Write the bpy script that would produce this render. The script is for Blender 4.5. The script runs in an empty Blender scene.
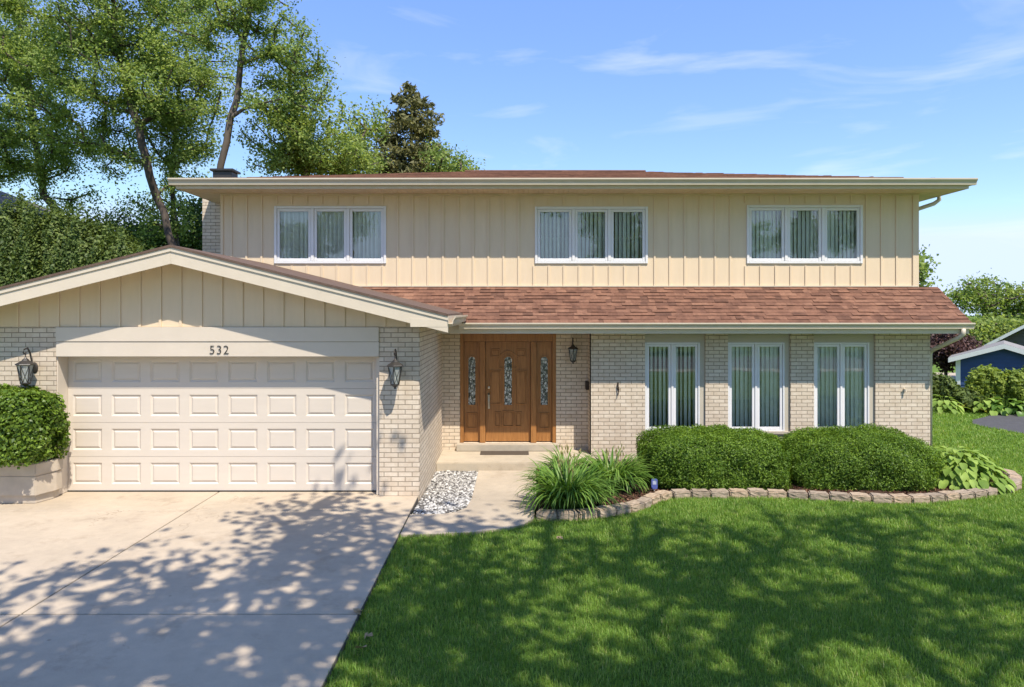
import bpy, bmesh, math, random
import numpy as np
from mathutils import Vector, Matrix

random.seed(7)
RNG = np.random.default_rng(11)
SC = bpy.context.scene
COL = SC.collection
F, CX, HY, H = 683.0, 512.0, 311.0, 2.83        # focal length in px, principal column, horizon row, eye height


def W(px, py, d):
    """design aid: the world point seen at a photo pixel at depth d"""
    return Vector(((px - CX) * d / F, d, H - (py - HY) * d / F))


def smooth(a, b, t):
    t = np.clip((t - a) / (b - a), 0, 1)
    return t * t * (3 - 2 * t)


def zg(x, y):
    """height of the ground"""
    z = -0.05 - 0.11 * smooth(8.8, 12.0, y)
    z = z - 1.15 * smooth(19.5, 30.0, y) * smooth(8.0, 11.0, x)
    return z


# ------------------------------------------------------------------ materials
class N:
    def __init__(self, name):
        m = self.m = bpy.data.materials.new(name)
        m.use_nodes = True
        self.t = m.node_tree
        self.t.nodes.clear()
        self.out = self.n('ShaderNodeOutputMaterial')

    def n(self, typ, **kw):
        nd = self.t.nodes.new(typ)
        for k, v in kw.items():
            setattr(nd, k, v)
        return nd

    def l(self, a, b):
        self.t.links.new(a, b)

    def set(self, nd, **kw):
        for k, v in kw.items():
            s = nd.inputs[k.replace('_', ' ')]
            if hasattr(v, 'is_linked') or hasattr(v, 'links'):
                self.l(v, s)
            else:
                s.default_value = v
        return nd

    def pos(self):
        return self.n('ShaderNodeNewGeometry').outputs['Position']

    def noise(self, scale, detail=4, rough=.55, vec=None):
        nd = self.n('ShaderNodeTexNoise')
        nd.inputs['Scale'].default_value = scale
        nd.inputs['Detail'].default_value = detail
        nd.inputs['Roughness'].default_value = rough
        self.l(vec if vec is not None else self.pos(), nd.inputs['Vector'])
        return nd.outputs['Fac']

    def ramp(self, fac, stops):
        r = self.n('ShaderNodeValToRGB')
        e = r.color_ramp.elements
        while len(e) < len(stops):
            e.new(.5)
        for el, (p, c) in zip(e, stops):
            el.position = p
            el.color = (*c, 1) if len(c) == 3 else c
        self.l(fac, r.inputs['Fac'])
        return r.outputs['Color']

    def mix(self, a, b, fac, mode='MIX'):
        nd = self.n('ShaderNodeMix', data_type='RGBA', blend_type=mode)
        for v, i in ((fac, 0), (a, 6), (b, 7)):
            if hasattr(v, 'links'):
                self.l(v, nd.inputs[i])
            else:
                nd.inputs[i].default_value = v if i == 0 else (*v, 1)
        return nd.outputs[2]

    def math(self, op, a, b=0.0, c=None):
        nd = self.n('ShaderNodeMath', operation=op)
        for i, v in enumerate((a, b) if c is None else (a, b, c)):
            if hasattr(v, 'links'):
                self.l(v, nd.inputs[i])
            else:
                nd.inputs[i].default_value = v
        return nd.outputs[0]

    def bump(self, h, strength=.3, dist=.01):
        b = self.n('ShaderNodeBump')
        b.inputs['Strength'].default_value = strength
        b.inputs['Distance'].default_value = dist
        self.l(h, b.inputs['Height'])
        return b.outputs['Normal']

    def pbr(self, col, rough=.6, normal=None, metal=0.0, spec=.4):
        p = self.n('ShaderNodeBsdfPrincipled')
        if hasattr(col, 'links'):
            self.l(col, p.inputs['Base Color'])
        else:
            p.inputs['Base Color'].default_value = (*col, 1)
        p.inputs['Roughness'].default_value = rough
        p.inputs['Metallic'].default_value = metal
        p.inputs['Specular IOR Level'].default_value = spec
        if normal is not None:
            self.l(normal, p.inputs['Normal'])
        self.l(p.outputs[0], self.out.inputs['Surface'])
        return p


def c3(c, k):
    return tuple(min(1, v * k) for v in c)


def plain(name, col, rough=.6, var=.12, scale=3.0, bump=.0, bscale=50.0, metal=0.0, spec=.35, streak=None):
    m = N(name)
    vec = None
    if streak:
        mp = m.n('ShaderNodeMapping')
        mp.inputs['Scale'].default_value = streak
        m.l(m.pos(), mp.inputs['Vector'])
        vec = mp.outputs[0]
    c = m.ramp(m.noise(scale, 6, .6, vec), [(.25, c3(col, 1 - var)), (.75, c3(col, 1 + var))])
    nrm = m.bump(m.noise(bscale, 5, .6), bump, .004) if bump else None
    m.pbr(c, rough, nrm, metal, spec)
    return m.m


def uv_vec(m, kind):
    """metric wall coordinates from world position: (x+y, z) for walls, (x, slope) for roofs"""
    s = m.n('ShaderNodeSeparateXYZ')
    m.l(m.pos(), s.inputs[0])
    cmb = m.n('ShaderNodeCombineXYZ')
    if kind == 'wall':
        m.l(m.math('ADD', s.outputs[0], s.outputs[1]), cmb.inputs[0])
        m.l(s.outputs[2], cmb.inputs[1])
    return cmb.outputs[0]


def brick_mat(name, c1, c2, c3_, mortar):
    m = N(name)
    v = uv_vec(m, 'wall')
    b = m.n('ShaderNodeTexBrick')
    b.offset = .5
    m.l(v, b.inputs['Vector'])
    b.inputs['Scale'].default_value = 1
    b.inputs['Brick Width'].default_value = .215
    b.inputs['Row Height'].default_value = .0735
    b.inputs['Mortar Size'].default_value = .0058
    b.inputs['Mortar Smooth'].default_value = .15
    b.inputs['Bias'].default_value = -.1
    b.inputs['Color1'].default_value = (*c1, 1)
    b.inputs['Color2'].default_value = (*c2, 1)
    b.inputs['Mortar'].default_value = (*mortar, 1)
    blot = m.ramp(m.noise(9, 5, .65), [(.42, (0, 0, 0)), (.72, (1, 1, 1))])
    body = m.mix(b.outputs['Color'], c3_, m.math('MULTIPLY', blot, .55))
    big = m.ramp(m.noise(.9, 4), [(.3, (.9, .88, .85)), (.7, (1.05, 1.04, 1.03))])
    body = m.mix(body, big, 1.0, 'MULTIPLY')
    col = m.mix(body, mortar, m.math('MULTIPLY', b.outputs['Fac'], .92))
    hgt = m.math('SUBTRACT', m.math('MULTIPLY', m.noise(70, 4), .35), b.outputs['Fac'])
    m.pbr(col, .85, m.bump(hgt, .75, .008), 0, .2)
    return m.m


def leaf_mat(name, dark, light, trans=.35, rough=.55, clump=.6, spec=.3):
    m = N(name)
    r = m.n('ShaderNodeNewGeometry').outputs['Random Per Island']
    c = m.ramp(r, [(0, dark), (.55, tuple((a + b) / 2 for a, b in zip(dark, light))), (1, light)])
    k = m.ramp(m.noise(clump, 3), [(.3, (.72, .78, .7)), (.7, (1.2, 1.15, 1.05))])
    c = m.mix(c, k, 1.0, 'MULTIPLY')
    p = m.pbr(c, rough, None, 0, spec)
    tr = m.n('ShaderNodeBsdfTranslucent')
    m.l(m.mix(c, (1.15, 1.12, .66), 1.0, 'MULTIPLY'), tr.inputs['Color'])
    mx = m.n('ShaderNodeMixShader')
    mx.inputs[0].default_value = trans
    m.l(p.outputs[0], mx.inputs[1])
    m.l(tr.outputs[0], mx.inputs[2])
    m.l(mx.outputs[0], m.out.inputs['Surface'])
    return m.m


def island_mat(name, stops, rough=.8, bump=0):
    m = N(name)
    r = m.n('ShaderNodeNewGeometry').outputs['Random Per Island']
    c = m.ramp(r, stops)
    nrm = m.bump(m.noise(120, 4), bump, .004) if bump else None
    m.pbr(c, rough, nrm, 0, .25)
    return m.m


MT = {}
MT['brick'] = brick_mat('cream_brick', (.71, .62, .51), (.61, .52, .415), (.50, .385, .28), (.285, .23, .175))
MT['siding'] = plain('tan_siding', (.72, .575, .405), .65, .05, 2.2, .15, 30, streak=(3, 3, .5))
MT['trim'] = plain('beige_trim', (.63, .55, .455), .55, .04, 3)
MT['door_white'] = plain('garage_door_paint', (.63, .56, .48), .5, .03, 2, .08, 140, streak=(1, 1, 6))
MT['fascia'] = plain('fascia_paint', (.64, .555, .44), .5, .05, 4)
MT['gutter'] = plain('gutter_metal', (.61, .53, .415), .38, .06, 5, spec=.5)
MT['soffit'] = plain('soffit_board', (.68, .56, .42), .7, .12, 2.5)
MT['vinyl'] = plain('white_vinyl', (.74, .735, .74), .4, .03, 4, spec=.45)
MT['blind'] = plain('vertical_blind', (.88, .89, .84), .8, .08, 6)
MT['stone_sill'] = plain('sill_concrete', (.42, .37, .30), .85, .12, 8, .3, 60)
MT['black'] = plain('black_iron', (.035, .031, .028), .45, .25, 20, .2, 90, spec=.5)
MT['bronze'] = plain('bronze_box', (.045, .03, .022), .45, .2, 20)
MT['nickel'] = plain('brushed_nickel', (.62, .58, .5), .3, .05, 30, metal=1.0)
MT['mat'] = plain('door_mat', (.085, .065, .05), .95, .25, 40, .6, 200)
MT['rubber'] = plain('black_rubber', (.02, .02, .02), .8)
MT['planter'] = plain('planter_stone', (.50, .43, .345), .85, .14, 5, .35, 80)
MT['blue'] = plain('blue_plastic', (.09, .12, .36), .45)
MT['white'] = plain('white_paint', (.74, .74, .72), .5, .05)
MT['bark'] = plain('bark', (.12, .095, .075), .95, .35, 5, .9, 22, streak=(1, 1, .25))
MT['bark_dark'] = plain('bark_dark', (.085, .066, .052), .95, .5, 7, .9, 22, streak=(1, 1, .25))
MT['blue_siding'] = plain('navy_siding', (.03, .07, .185), .6, .08, 3)
MT['grey_siding'] = plain('grey_siding', (.11, .10, .095), .7, .08, 3)
MT['dark_roof'] = plain('dark_roof', (.13, .115, .105), .95, .25, 9, .5, 60)
MT['brown_roof'] = plain('brown_roof', (.13, .085, .065), .95, .25, 9, .5, 60)
MT['grey_roof'] = plain('grey_roof', (.25, .235, .22), .95, .2, 9, .5, 60)


def make_glass():
    m = N('window_glass')
    tr = m.n('ShaderNodeBsdfTransparent')
    tr.inputs['Color'].default_value = (.96, .98, .97, 1)
    g = m.n('ShaderNodeBsdfGlossy')
    g.inputs['Roughness'].default_value = .0
    g.inputs['Color'].default_value = (.95, .98, 1, 1)
    m.l(m.bump(m.noise(1.6, 2), .05, .02), g.inputs['Normal'])
    fr = m.n('ShaderNodeFresnel')
    fr.inputs['IOR'].default_value = 1.5
    mx = m.n('ShaderNodeMixShader')
    m.l(m.math('ADD', fr.outputs[0], .025), mx.inputs[0])
    m.l(tr.outputs[0], mx.inputs[1])
    m.l(g.outputs[0], mx.inputs[2])
    m.l(mx.outputs[0], m.out.inputs['Surface'])
    return m.m


MT['glass'] = make_glass()


def make_lead():
    m = N('leaded_glass')
    mp = m.n('ShaderNodeMapping')
    mp.inputs['Scale'].default_value = (30, 30, 17)
    m.l(m.pos(), mp.inputs['Vector'])
    v = m.n('ShaderNodeTexVoronoi', feature='DISTANCE_TO_EDGE')
    v.inputs['Scale'].default_value = 1
    m.l(mp.outputs[0], v.inputs['Vector'])
    v2 = m.n('ShaderNodeTexVoronoi')
    v2.inputs['Scale'].default_value = 1
    m.l(mp.outputs[0], v2.inputs['Vector'])
    pc = m.ramp(v2.outputs['Color'], [(.2, (.10, .12, .11)), (.5, (.3, .34, .33)), (.8, (.62, .66, .64))])
    c = m.mix((.03, .03, .028), pc, m.ramp(v.outputs['Distance'], [(.06, (0, 0, 0)), (.12, (1, 1, 1))]))
    m.pbr(c, .12, m.bump(v2.outputs['Distance'], .5, .01), 0, .6)
    return m.m


MT['lead'] = make_lead()


def make_lantern_glass():
    m = N('lantern_glass')
    tr = m.n('ShaderNodeBsdfTransparent')
    tr.inputs['Color'].default_value = (.85, .88, .86, 1)
    g = m.n('ShaderNodeBsdfPrincipled')
    g.inputs['Base Color'].default_value = (.55, .58, .56, 1)
    g.inputs['Roughness'].default_value = .25
    mx = m.n('ShaderNodeMixShader')
    mx.inputs[0].default_value = .5
    m.l(tr.outputs[0], mx.inputs[1])
    m.l(g.outputs[0], mx.inputs[2])
    m.l(mx.outputs[0], m.out.inputs['Surface'])
    return m.m


MT['lantern_glass'] = make_lantern_glass()


def make_oak():
    m = N('oak_door')
    mp = m.n('ShaderNodeMapping')
    mp.inputs['Scale'].default_value = (9, 9, .8)
    m.l(m.pos(), mp.inputs['Vector'])
    w = m.noise(3.5, 8, .65, mp.outputs[0])
    c = m.ramp(w, [(.25, (.20, .08, .022)), (.5, (.34, .148, .044)), (.8, (.45, .21, .07))])
    m.pbr(c, .38, m.bump(w, .12, .003), 0, .45)
    return m.m


MT['oak'] = make_oak()


def make_shingle():
    m = N('red_brown_shingle')
    r = m.n('ShaderNodeNewGeometry').outputs['Random Per Island']
    c = m.ramp(r, [(0, (.13, .07, .051)), (.2, (.17, .088, .062)), (.65, (.205, .107, .074)), (1, (.24, .13, .09))])
    k = m.ramp(m.noise(5.5, 5, .75), [(.32, (.66, .64, .66)), (.66, (1.2, 1.17, 1.13))])
    c = m.mix(c, k, 1.0, 'MULTIPLY')
    g = m.ramp(m.noise(160, 3, .8), [(.3, (.72, .72, .72)), (.7, (1.25, 1.25, 1.25))])
    c = m.mix(c, g, 1.0, 'MULTIPLY')
    m.pbr(c, .95, m.bump(m.noise(200, 3), .5, .004), 0, .15)
    return m.m


MT['shingle'] = make_shingle()


def make_concrete(name, col, crackle=True):
    m = N(name)
    n1 = m.ramp(m.noise(.55, 5, .6), [(.3, c3(col, .83)), (.7, c3(col, 1.1))])
    n2 = m.ramp(m.noise(6, 7, .7), [(.3, (.90, .90, .90)), (.75, (1.06, 1.05, 1.03))])
    c = m.mix(n1, n2, 1.0, 'MULTIPLY')
    n3 = m.ramp(m.noise(140, 3, .7), [(.25, (.82, .82, .82)), (.7, (1.1, 1.1, 1.1))])
    c = m.mix(c, n3, 1.0, 'MULTIPLY')
    st = m.ramp(m.noise(1.7, 6, .7), [(.55, (1, 1, 1)), (.74, (.76, .73, .70))])
    c = m.mix(c, st, 1.0, 'MULTIPLY')
    cv = m.n('ShaderNodeTexVoronoi', feature='DISTANCE_TO_EDGE')
    cv.inputs['Scale'].default_value = .38
    wv = m.n('ShaderNodeVectorMath', operation='ADD')
    m.l(m.pos(), wv.inputs[0])
    nv = m.n('ShaderNodeTexNoise')
    nv.inputs['Scale'].default_value = 3.0
    nv.inputs['Detail'].default_value = 6
    m.l(m.pos(), nv.inputs['Vector'])
    m.l(nv.outputs['Color'], wv.inputs[1])
    m.l(wv.outputs[0], cv.inputs['Vector'])
    cm = m.ramp(cv.outputs['Distance'], [(.0012, (.55, .52, .48)), (.0035, (1, 1, 1))])
    c = m.mix(c, cm, m.ramp(m.noise(.35, 2), [(.5, (0, 0, 0)), (.6, (.8, .8, .8))]), 'MULTIPLY')
    v = m.n('ShaderNodeTexVoronoi')
    v.inputs['Scale'].default_value = 2.1
    m.l(m.pos(), v.inputs['Vector'])
    sp = m.ramp(v.outputs['Distance'], [(.02, (.45, .42, .38)), (.045, (1, 1, 1))])
    c = m.mix(c, sp, .6, 'MULTIPLY')
    m.pbr(c, .9, m.bump(m.noise(180, 4), .35, .004), 0, .2)
    return m.m


MT['concrete'] = make_concrete('driveway_concrete', (.50, .415, .318))
MT['walk'] = make_concrete('walk_concrete', (.48, .405, .315))
MT['porch'] = make_concrete('porch_concrete', (.50, .43, .335))
MT['asphalt'] = plain('asphalt', (.075, .073, .075), .95, .2, 8, .5, 90)
MT['road'] = plain('road_asphalt', (.13, .125, .12), .95, .2, 4, .5, 90)


def make_ground():
    m = N('lawn_soil')
    a = m.ramp(m.noise(1.2, 6, .65), [(.3, (.09, .15, .03)), (.6, (.14, .23, .045)), (.8, (.19, .27, .065))])
    b = m.ramp(m.noise(45, 5, .8), [(.3, (.55, .55, .5)), (.7, (1.3, 1.3, 1.2))])
    m.pbr(m.mix(a, b, 1.0, 'MULTIPLY'), .95, m.bump(m.noise(60, 5, .8), .8, .03), 0, .1)
    return m.m


MT['ground'] = make_ground()


def make_grass():
    m = N('grass_blades')
    r = m.n('ShaderNodeNewGeometry').outputs['Random Per Island']
    c = m.ramp(r, [(0, (.14, .255, .048)), (.5, (.20, .355, .06)), (.88, (.27, .42, .085)), (1, (.48, .49, .21))])
    k = m.ramp(m.noise(1.5, 7, .72), [(.25, (.62, .74, .62)), (.5, (1, 1, 1)), (.75, (1.45, 1.26, 1.25))])
    c = m.mix(c, k, 1.0, 'MULTIPLY')
    c = m.mix(c, (.40, .37, .15), m.ramp(m.noise(2.6, 6, .75), [(.60, (0, 0, 0)), (.78, (.6, .6, .6))]))
    p = m.pbr(c, .5, None, 0, .3)
    tr = m.n('ShaderNodeBsdfTranslucent')
    m.l(m.mix(c, (1.3, 1.2, .5), 1.0, 'MULTIPLY'), tr.inputs['Color'])
    mx = m.n('ShaderNodeMixShader')
    mx.inputs[0].default_value = .42
    m.l(p.outputs[0], mx.inputs[1])
    m.l(tr.outputs[0], mx.inputs[2])
    m.l(mx.outputs[0], m.out.inputs['Surface'])
    return m.m


MT['grass'] = make_grass()
MT['maple'] = leaf_mat('maple_leaf', (.145, .235, .058), (.41, .50, .155), .5)
MT['maple2'] = leaf_mat('ash_leaf', (.125, .215, .056), (.36, .45, .135), .5)
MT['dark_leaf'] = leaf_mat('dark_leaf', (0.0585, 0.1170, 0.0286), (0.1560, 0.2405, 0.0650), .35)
MT['hedge'] = leaf_mat('hedge_leaf', (.06, .105, .028), (.20, .265, .075), .35, .55, 1.2)
MT['yew'] = leaf_mat('yew_needle', (.045, .115, .016), (.235, .375, .05), .35, .5, 2.0)
MT['euonymus'] = leaf_mat('shrub_leaf', (.055, .12, .015), (.23, .35, .05), .35, .42, 3.0, .4)
MT['lily'] = leaf_mat('lily_leaf', (0.0770, 0.1870, 0.0330), (0.2420, 0.3960, 0.0880), .4, .4, 3)
MT['lily_bud'] = leaf_mat('lily_bud', (.30, .26, .10), (.55, .5, .25), .3)
MT['hosta'] = leaf_mat('hosta_leaf', (.15, .26, .04), (.36, .50, .13), .35, .6, 3, .2)
MT['spruce'] = leaf_mat('spruce_needle', (.11, .115, .055), (.32, .31, .15), .3, .6, .8)
MT['purple'] = leaf_mat('purple_leaf', (.055, .028, .034), (.19, .11, .105), .3)
MT['lime'] = leaf_mat('lime_leaf', (0.1440, 0.2280, 0.0420), (0.3240, 0.4080, 0.0840), .4)
MT['yellow'] = leaf_mat('yellow_leaf', (.25, .27, .04), (.42, .42, .08), .4)
MT['gravel'] = island_mat('white_gravel', [(0, (.05, .048, .045)), (.3, (.17, .16, .15)), (.6, (.36, .35, .33)), (1, (.66, .64, .61))])
MT['mulch'] = island_mat('mulch_chip', [(0, (.035, .017, .011)), (.5, (.10, .046, .027)), (1, (.22, .115, .07))])
MT['soil'] = plain('bed_soil', (.06, .032, .02), .95, .4, 12, .8, 40)
MT['dry_leaf'] = island_mat('dry_leaf', [(0, (.30, .2, .10)), (1, (.45, .33, .2))])


def make_block(name, col):
    m = N(name)
    oi = m.n('ShaderNodeObjectInfo').outputs['Random']
    a = m.ramp(oi, [(0, c3(col, .8)), (.5, col), (1, (col[0] * 1.2, col[1] * 1.12, col[2] * 1.02))])
    b = m.ramp(m.noise(14, 6, .7), [(.25, (.62, .62, .62)), (.75, (1.25, 1.22, 1.2))])
    m.pbr(m.mix(a, b, 1.0, 'MULTIPLY'), .95, m.bump(m.noise(40, 6, .7), .9, .012), 0, .15)
    return m.m


MT['block'] = make_block('edging_concrete', (.37, .30, .23))


# ------------------------------------------------------------------ mesh helpers
def link(name, me, mat=None, parent=None):
    o = bpy.data.objects.new(name, me)
    COL.objects.link(o)
    if mat is not None:
        me.materials.append(MT[mat] if isinstance(mat, str) else mat)
    if parent is not None:
        o.parent = parent
        bpy_inv(o, parent)
    return o


def world_loc(o):
    v = Vector((0, 0, 0))
    m = Matrix.Identity(4)
    chain = []
    while o is not None:
        chain.append(o)
        o = o.parent
    for q in reversed(chain):
        m = m @ q.matrix_parent_inverse @ q.matrix_basis
    return m


def bpy_inv(o, parent):
    o.matrix_parent_inverse = world_loc(parent).inverted()


def tag(o, label=None, cat=None, group=None, kind=None):
    if label: o['label'] = label
    if cat: o['category'] = cat
    if group: o['group'] = group
    if kind: o['kind'] = kind
    return o


def thing(name, loc, label, cat, group=None):
    o = bpy.data.objects.new(name, None)
    o.empty_display_size = .2
    COL.objects.link(o)
    o.location = loc
    return tag(o, label, cat, group)


class MB:
    def __init__(self):
        self.v, self.f = [], []

    def add(self, vs, fs):
        b = len(self.v)
        self.v += [tuple(p) for p in vs]
        self.f += [tuple(i + b for i in f) for f in fs]
        return self

    def quad(self, a, b, c, d):
        return self.add([a, b, c, d], [(0, 1, 2, 3)])

    def box(self, x0, x1, y0, y1, z0, z1):
        return self.add([(x0, y0, z0), (x1, y0, z0), (x1, y1, z0), (x0, y1, z0), (x0, y0, z1), (x1, y0, z1), (x1, y1, z1), (x0, y1, z1)],
                        [(3, 2, 1, 0), (4, 5, 6, 7), (0, 1, 5, 4), (1, 2, 6, 5), (2, 3, 7, 6), (3, 0, 4, 7)])

    def prism(self, pts0, pts1):
        """two matching closed loops joined and capped"""
        n = len(pts0)
        fs = [tuple(range(n))[::-1], tuple(range(n, 2 * n))]
        for i in range(n):
            j = (i + 1) % n
            fs.append((i, j, n + j, n + i))
        return self.add(list(pts0) + list(pts1), fs)

    def ext_x(self, prof, x0, x1):       # prof: (y, z)
        return self.prism([(x0, y, z) for y, z in prof], [(x1, y, z) for y, z in prof])

    def ext_y(self, prof, y0, y1):       # prof: (x, z)
        return self.prism([(x, y0, z) for x, z in prof], [(x, y1, z) for x, z in prof])

    def ext_z(self, prof, z0, z1):       # prof: (x, y)
        return self.prism([(x, y, z0) for x, y in prof], [(x, y, z1) for x, y in prof])

    def tube(self, pts, rad, n=8):
        pts = [Vector(p) for p in pts]
        if not hasattr(rad, '__len__'):
            rad = [rad] * len(pts)
        rings = []
        up = Vector((.13, .21, .97))
        for i, p in enumerate(pts):
            d = (pts[min(i + 1, len(pts) - 1)] - pts[max(i - 1, 0)]).normalized()
            a = d.cross(up)
            if a.length < .05:
                a = d.cross(Vector((1, 0, 0)))
            a.normalize()
            b = d.cross(a)
            rings.append([p + (a * math.cos(t) + b * math.sin(t)) * rad[i] for t in [2 * math.pi * k / n for k in range(n)]])
        vs = [q for r in rings for q in r]
        fs = []
        for i in range(len(rings) - 1):
            for k in range(n):
                j = (k + 1) % n
                fs.append((i * n + k, i * n + j, (i + 1) * n + j, (i + 1) * n + k))
        fs.append(tuple(range(n)))
        fs.append(tuple(range((len(rings) - 1) * n, len(rings) * n))[::-1])
        return self.add(vs, fs)

    def lathe(self, prof, c, n=12, phase=0.0):   # prof: (r, z) bottom to top
        vs, fs = [], []
        for r, z in prof:
            for k in range(n):
                t = 2 * math.pi * k / n + phase
                vs.append((c[0] + r * math.cos(t), c[1] + r * math.sin(t), c[2] + z))
        for i in range(len(prof) - 1):
            for k in range(n):
                j = (k + 1) % n
                fs.append((i * n + k, i * n + j, (i + 1) * n + j, (i + 1) * n + k))
        fs.append(tuple(range(n))[::-1])
        fs.append(tuple(range((len(prof) - 1) * n, len(prof) * n)))
        return self.add(vs, fs)

    def wall_x(self, x0, x1, z0, z1, yf, yb, holes=()):
        """wall facing -Y at yf, back at yb, with rectangular holes (x0, x1, z0, z1)"""
        xs = sorted({x0, x1, *[h[0] for h in holes], *[h[1] for h in holes]})
        zs = sorted({z0, z1, *[h[2] for h in holes], *[h[3] for h in holes]})
        for a, b in zip(xs, xs[1:]):
            for c, d in zip(zs, zs[1:]):
                mx, mz = (a + b) / 2, (c + d) / 2
                if any(h[0] < mx < h[1] and h[2] < mz < h[3] for h in holes):
                    continue
                self.quad((a, yf, c), (b, yf, c), (b, yf, d), (a, yf, d))
                self.quad((b, yb, c), (a, yb, c), (a, yb, d), (b, yb, d))
        for (a, b, c, d) in [(x0, x1, z0, z1)] + list(holes):
            self.quad((a, yf, c), (a, yb, c), (a, yb, d), (a, yf, d))
            self.quad((b, yb, c), (b, yf, c), (b, yf, d), (b, yb, d))
            self.quad((a, yf, c), (b, yf, c), (b, yb, c), (a, yb, c))
            self.quad((a, yb, d), (b, yb, d), (b, yf, d), (a, yf, d))
        return self

    def build(self, name, mat, parent=None, bevel=0, smooth_=False, segs=2, recalc=True):
        me = bpy.data.meshes.new(name)
        me.from_pydata(self.v, [], self.f)
        if bevel or recalc:
            bm = bmesh.new()
            bm.from_mesh(me)
            if recalc:
                bmesh.ops.recalc_face_normals(bm, faces=bm.faces)
            if bevel:
                es = [e for e in bm.edges if len(e.link_faces) == 2 and e.calc_face_angle(0) > .5]
                bmesh.ops.bevel(bm, geom=es, offset=bevel, segments=segs, affect='EDGES', clamp_overlap=True)
            bm.to_mesh(me)
            bm.free()
        if smooth_:
            me.polygons.foreach_set('use_smooth', [True] * len(me.polygons))
        return link(name, me, mat, parent)


def np_mesh(name, V, Fc, mat, parent=None, smooth_=False):
    V = np.ascontiguousarray(V, dtype=np.float32).reshape(-1, 3)
    Fc = np.ascontiguousarray(Fc, dtype=np.int32)
    k = Fc.shape[1]
    me = bpy.data.meshes.new(name)
    me.vertices.add(len(V))
    me.vertices.foreach_set('co', V.ravel())
    me.loops.add(Fc.size)
    me.loops.foreach_set('vertex_index', Fc.ravel())
    me.polygons.add(len(Fc))
    me.polygons.foreach_set('loop_start', np.arange(0, Fc.size, k, dtype=np.int32))
    me.update(calc_edges=True)
    if smooth_:
        me.polygons.foreach_set('use_smooth', np.ones(len(Fc), dtype=bool))
    if isinstance(mat, bpy.types.Object) or mat is None:
        return me
    return link(name, me, mat, parent)


def rand_unit(n, rng):
    v = rng.normal(size=(n, 3))
    return v / np.linalg.norm(v, axis=1, keepdims=True)


def leaf_quads(P, nrm, size, rng, aspect=.62, jitter=.35):
    """one diamond-shaped, slightly folded leaf per point"""
    n = len(P)
    t = rand_unit(n, rng)
    t = t - nrm * np.sum(t * nrm, 1, keepdims=True)
    t /= np.linalg.norm(t, axis=1, keepdims=True) + 1e-9
    b = np.cross(nrm, t)
    s = (size * (1 + jitter * rng.uniform(-1, 1, n)))[:, None]
    A = P - t * s * .5
    B = P + b * s * aspect * .5 + nrm * s * .10 + t * s * .05
    C = P + t * s * .5 - nrm * s * .05
    D = P - b * s * aspect * .5 + nrm * s * .10 + t * s * .05
    V = np.stack([A, B, C, D], 1).reshape(-1, 3)
    Fc = np.arange(4 * n).reshape(-1, 4)
    return V, Fc


# ------------------------------------------------------------------ trees
def grow(trunk, attractors, rng, tip=.012, expo=2.25, up=.15, jit=.12, keep=None):
    """skeleton: trunk polyline, then every attractor joined to the nearest node; returns nodes, parents, radii"""
    nodes = [Vector(trunk[0])]
    par = [-1]
    for a, b in zip(trunk, trunk[1:]):
        a, b = Vector(a), Vector(b)
        k = max(2, int((b - a).length / .6))
        for i in range(1, k + 1):
            nodes.append(a.lerp(b, i / k) + Vector(rng.normal(0, .03, 3)))
            par.append(len(nodes) - 2)
    nt = len(nodes)
    start = int(nt * .35) if keep is None else keep
    arr = np.array([tuple(n) for n in nodes])
    A = np.array(attractors)
    dmin = np.min(np.linalg.norm(A[:, None] - arr[None, start:], axis=2), axis=1)
    tips = []
    for ai in np.argsort(dmin):
        a = A[ai]
        arr_ = arr
        d = np.linalg.norm(arr_ - a, axis=1)
        cost = d + .55 * np.maximum(0, arr_[:, 2] - a[2] + .25 * d)
        cost[:start] += 100
        j = int(np.argmin(cost))
        p0, p1 = nodes[j], Vector(a)
        L = (p1 - p0).length
        k = max(1, int(L / .45))
        prev = j
        new = []
        for i in range(1, k + 1):
            t = i / k
            q = p0.lerp(p1, t)
            q.z += up * L * math.sin(math.pi * t) * .5
            if i < k:
                q += Vector(rng.normal(0, jit * min(1, L * .4), 3))
            nodes.append(q)
            par.append(prev)
            prev = len(nodes) - 1
            new.append(tuple(q))
        arr = np.vstack([arr, np.array(new)])
        tips.append(prev)
    rad = np.zeros(len(nodes))
    child = [[] for _ in nodes]
    for i, p in enumerate(par):
        if p >= 0:
            child[p].append(i)
    for i in range(len(nodes) - 1, -1, -1):
        s = sum(rad[c] ** expo for c in child[i])
        rad[i] = max(tip, s ** (1 / expo) if s else tip)
    return nodes, par, child, rad, tips


def wood(mb, nodes, par, child, rad, trunk_r, sides=6, cull=0.0):
    k = trunk_r / rad[0]
    e = .78
    R = [min(trunk_r, (r / rad[0]) ** e * trunk_r) for r in rad]
    R = [max(r, .006) for r in R]
    done = set()
    for s in range(len(nodes)):
        for c in child[s]:
            main = max(child[s], key=lambda q: rad[q])
            if c == main and par[s] >= 0:
                continue
            path, rr = [nodes[s], nodes[c]], [min(R[s], R[c] * 1.5), R[c]]
            cur = c
            while child[cur]:
                nx = max(child[cur], key=lambda q: rad[q])
                path.append(nodes[nx])
                rr.append(R[nx])
                cur = nx
            if max(rr) < cull:
                continue
            mb.tube(path, rr, sides)
    return mb


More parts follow.
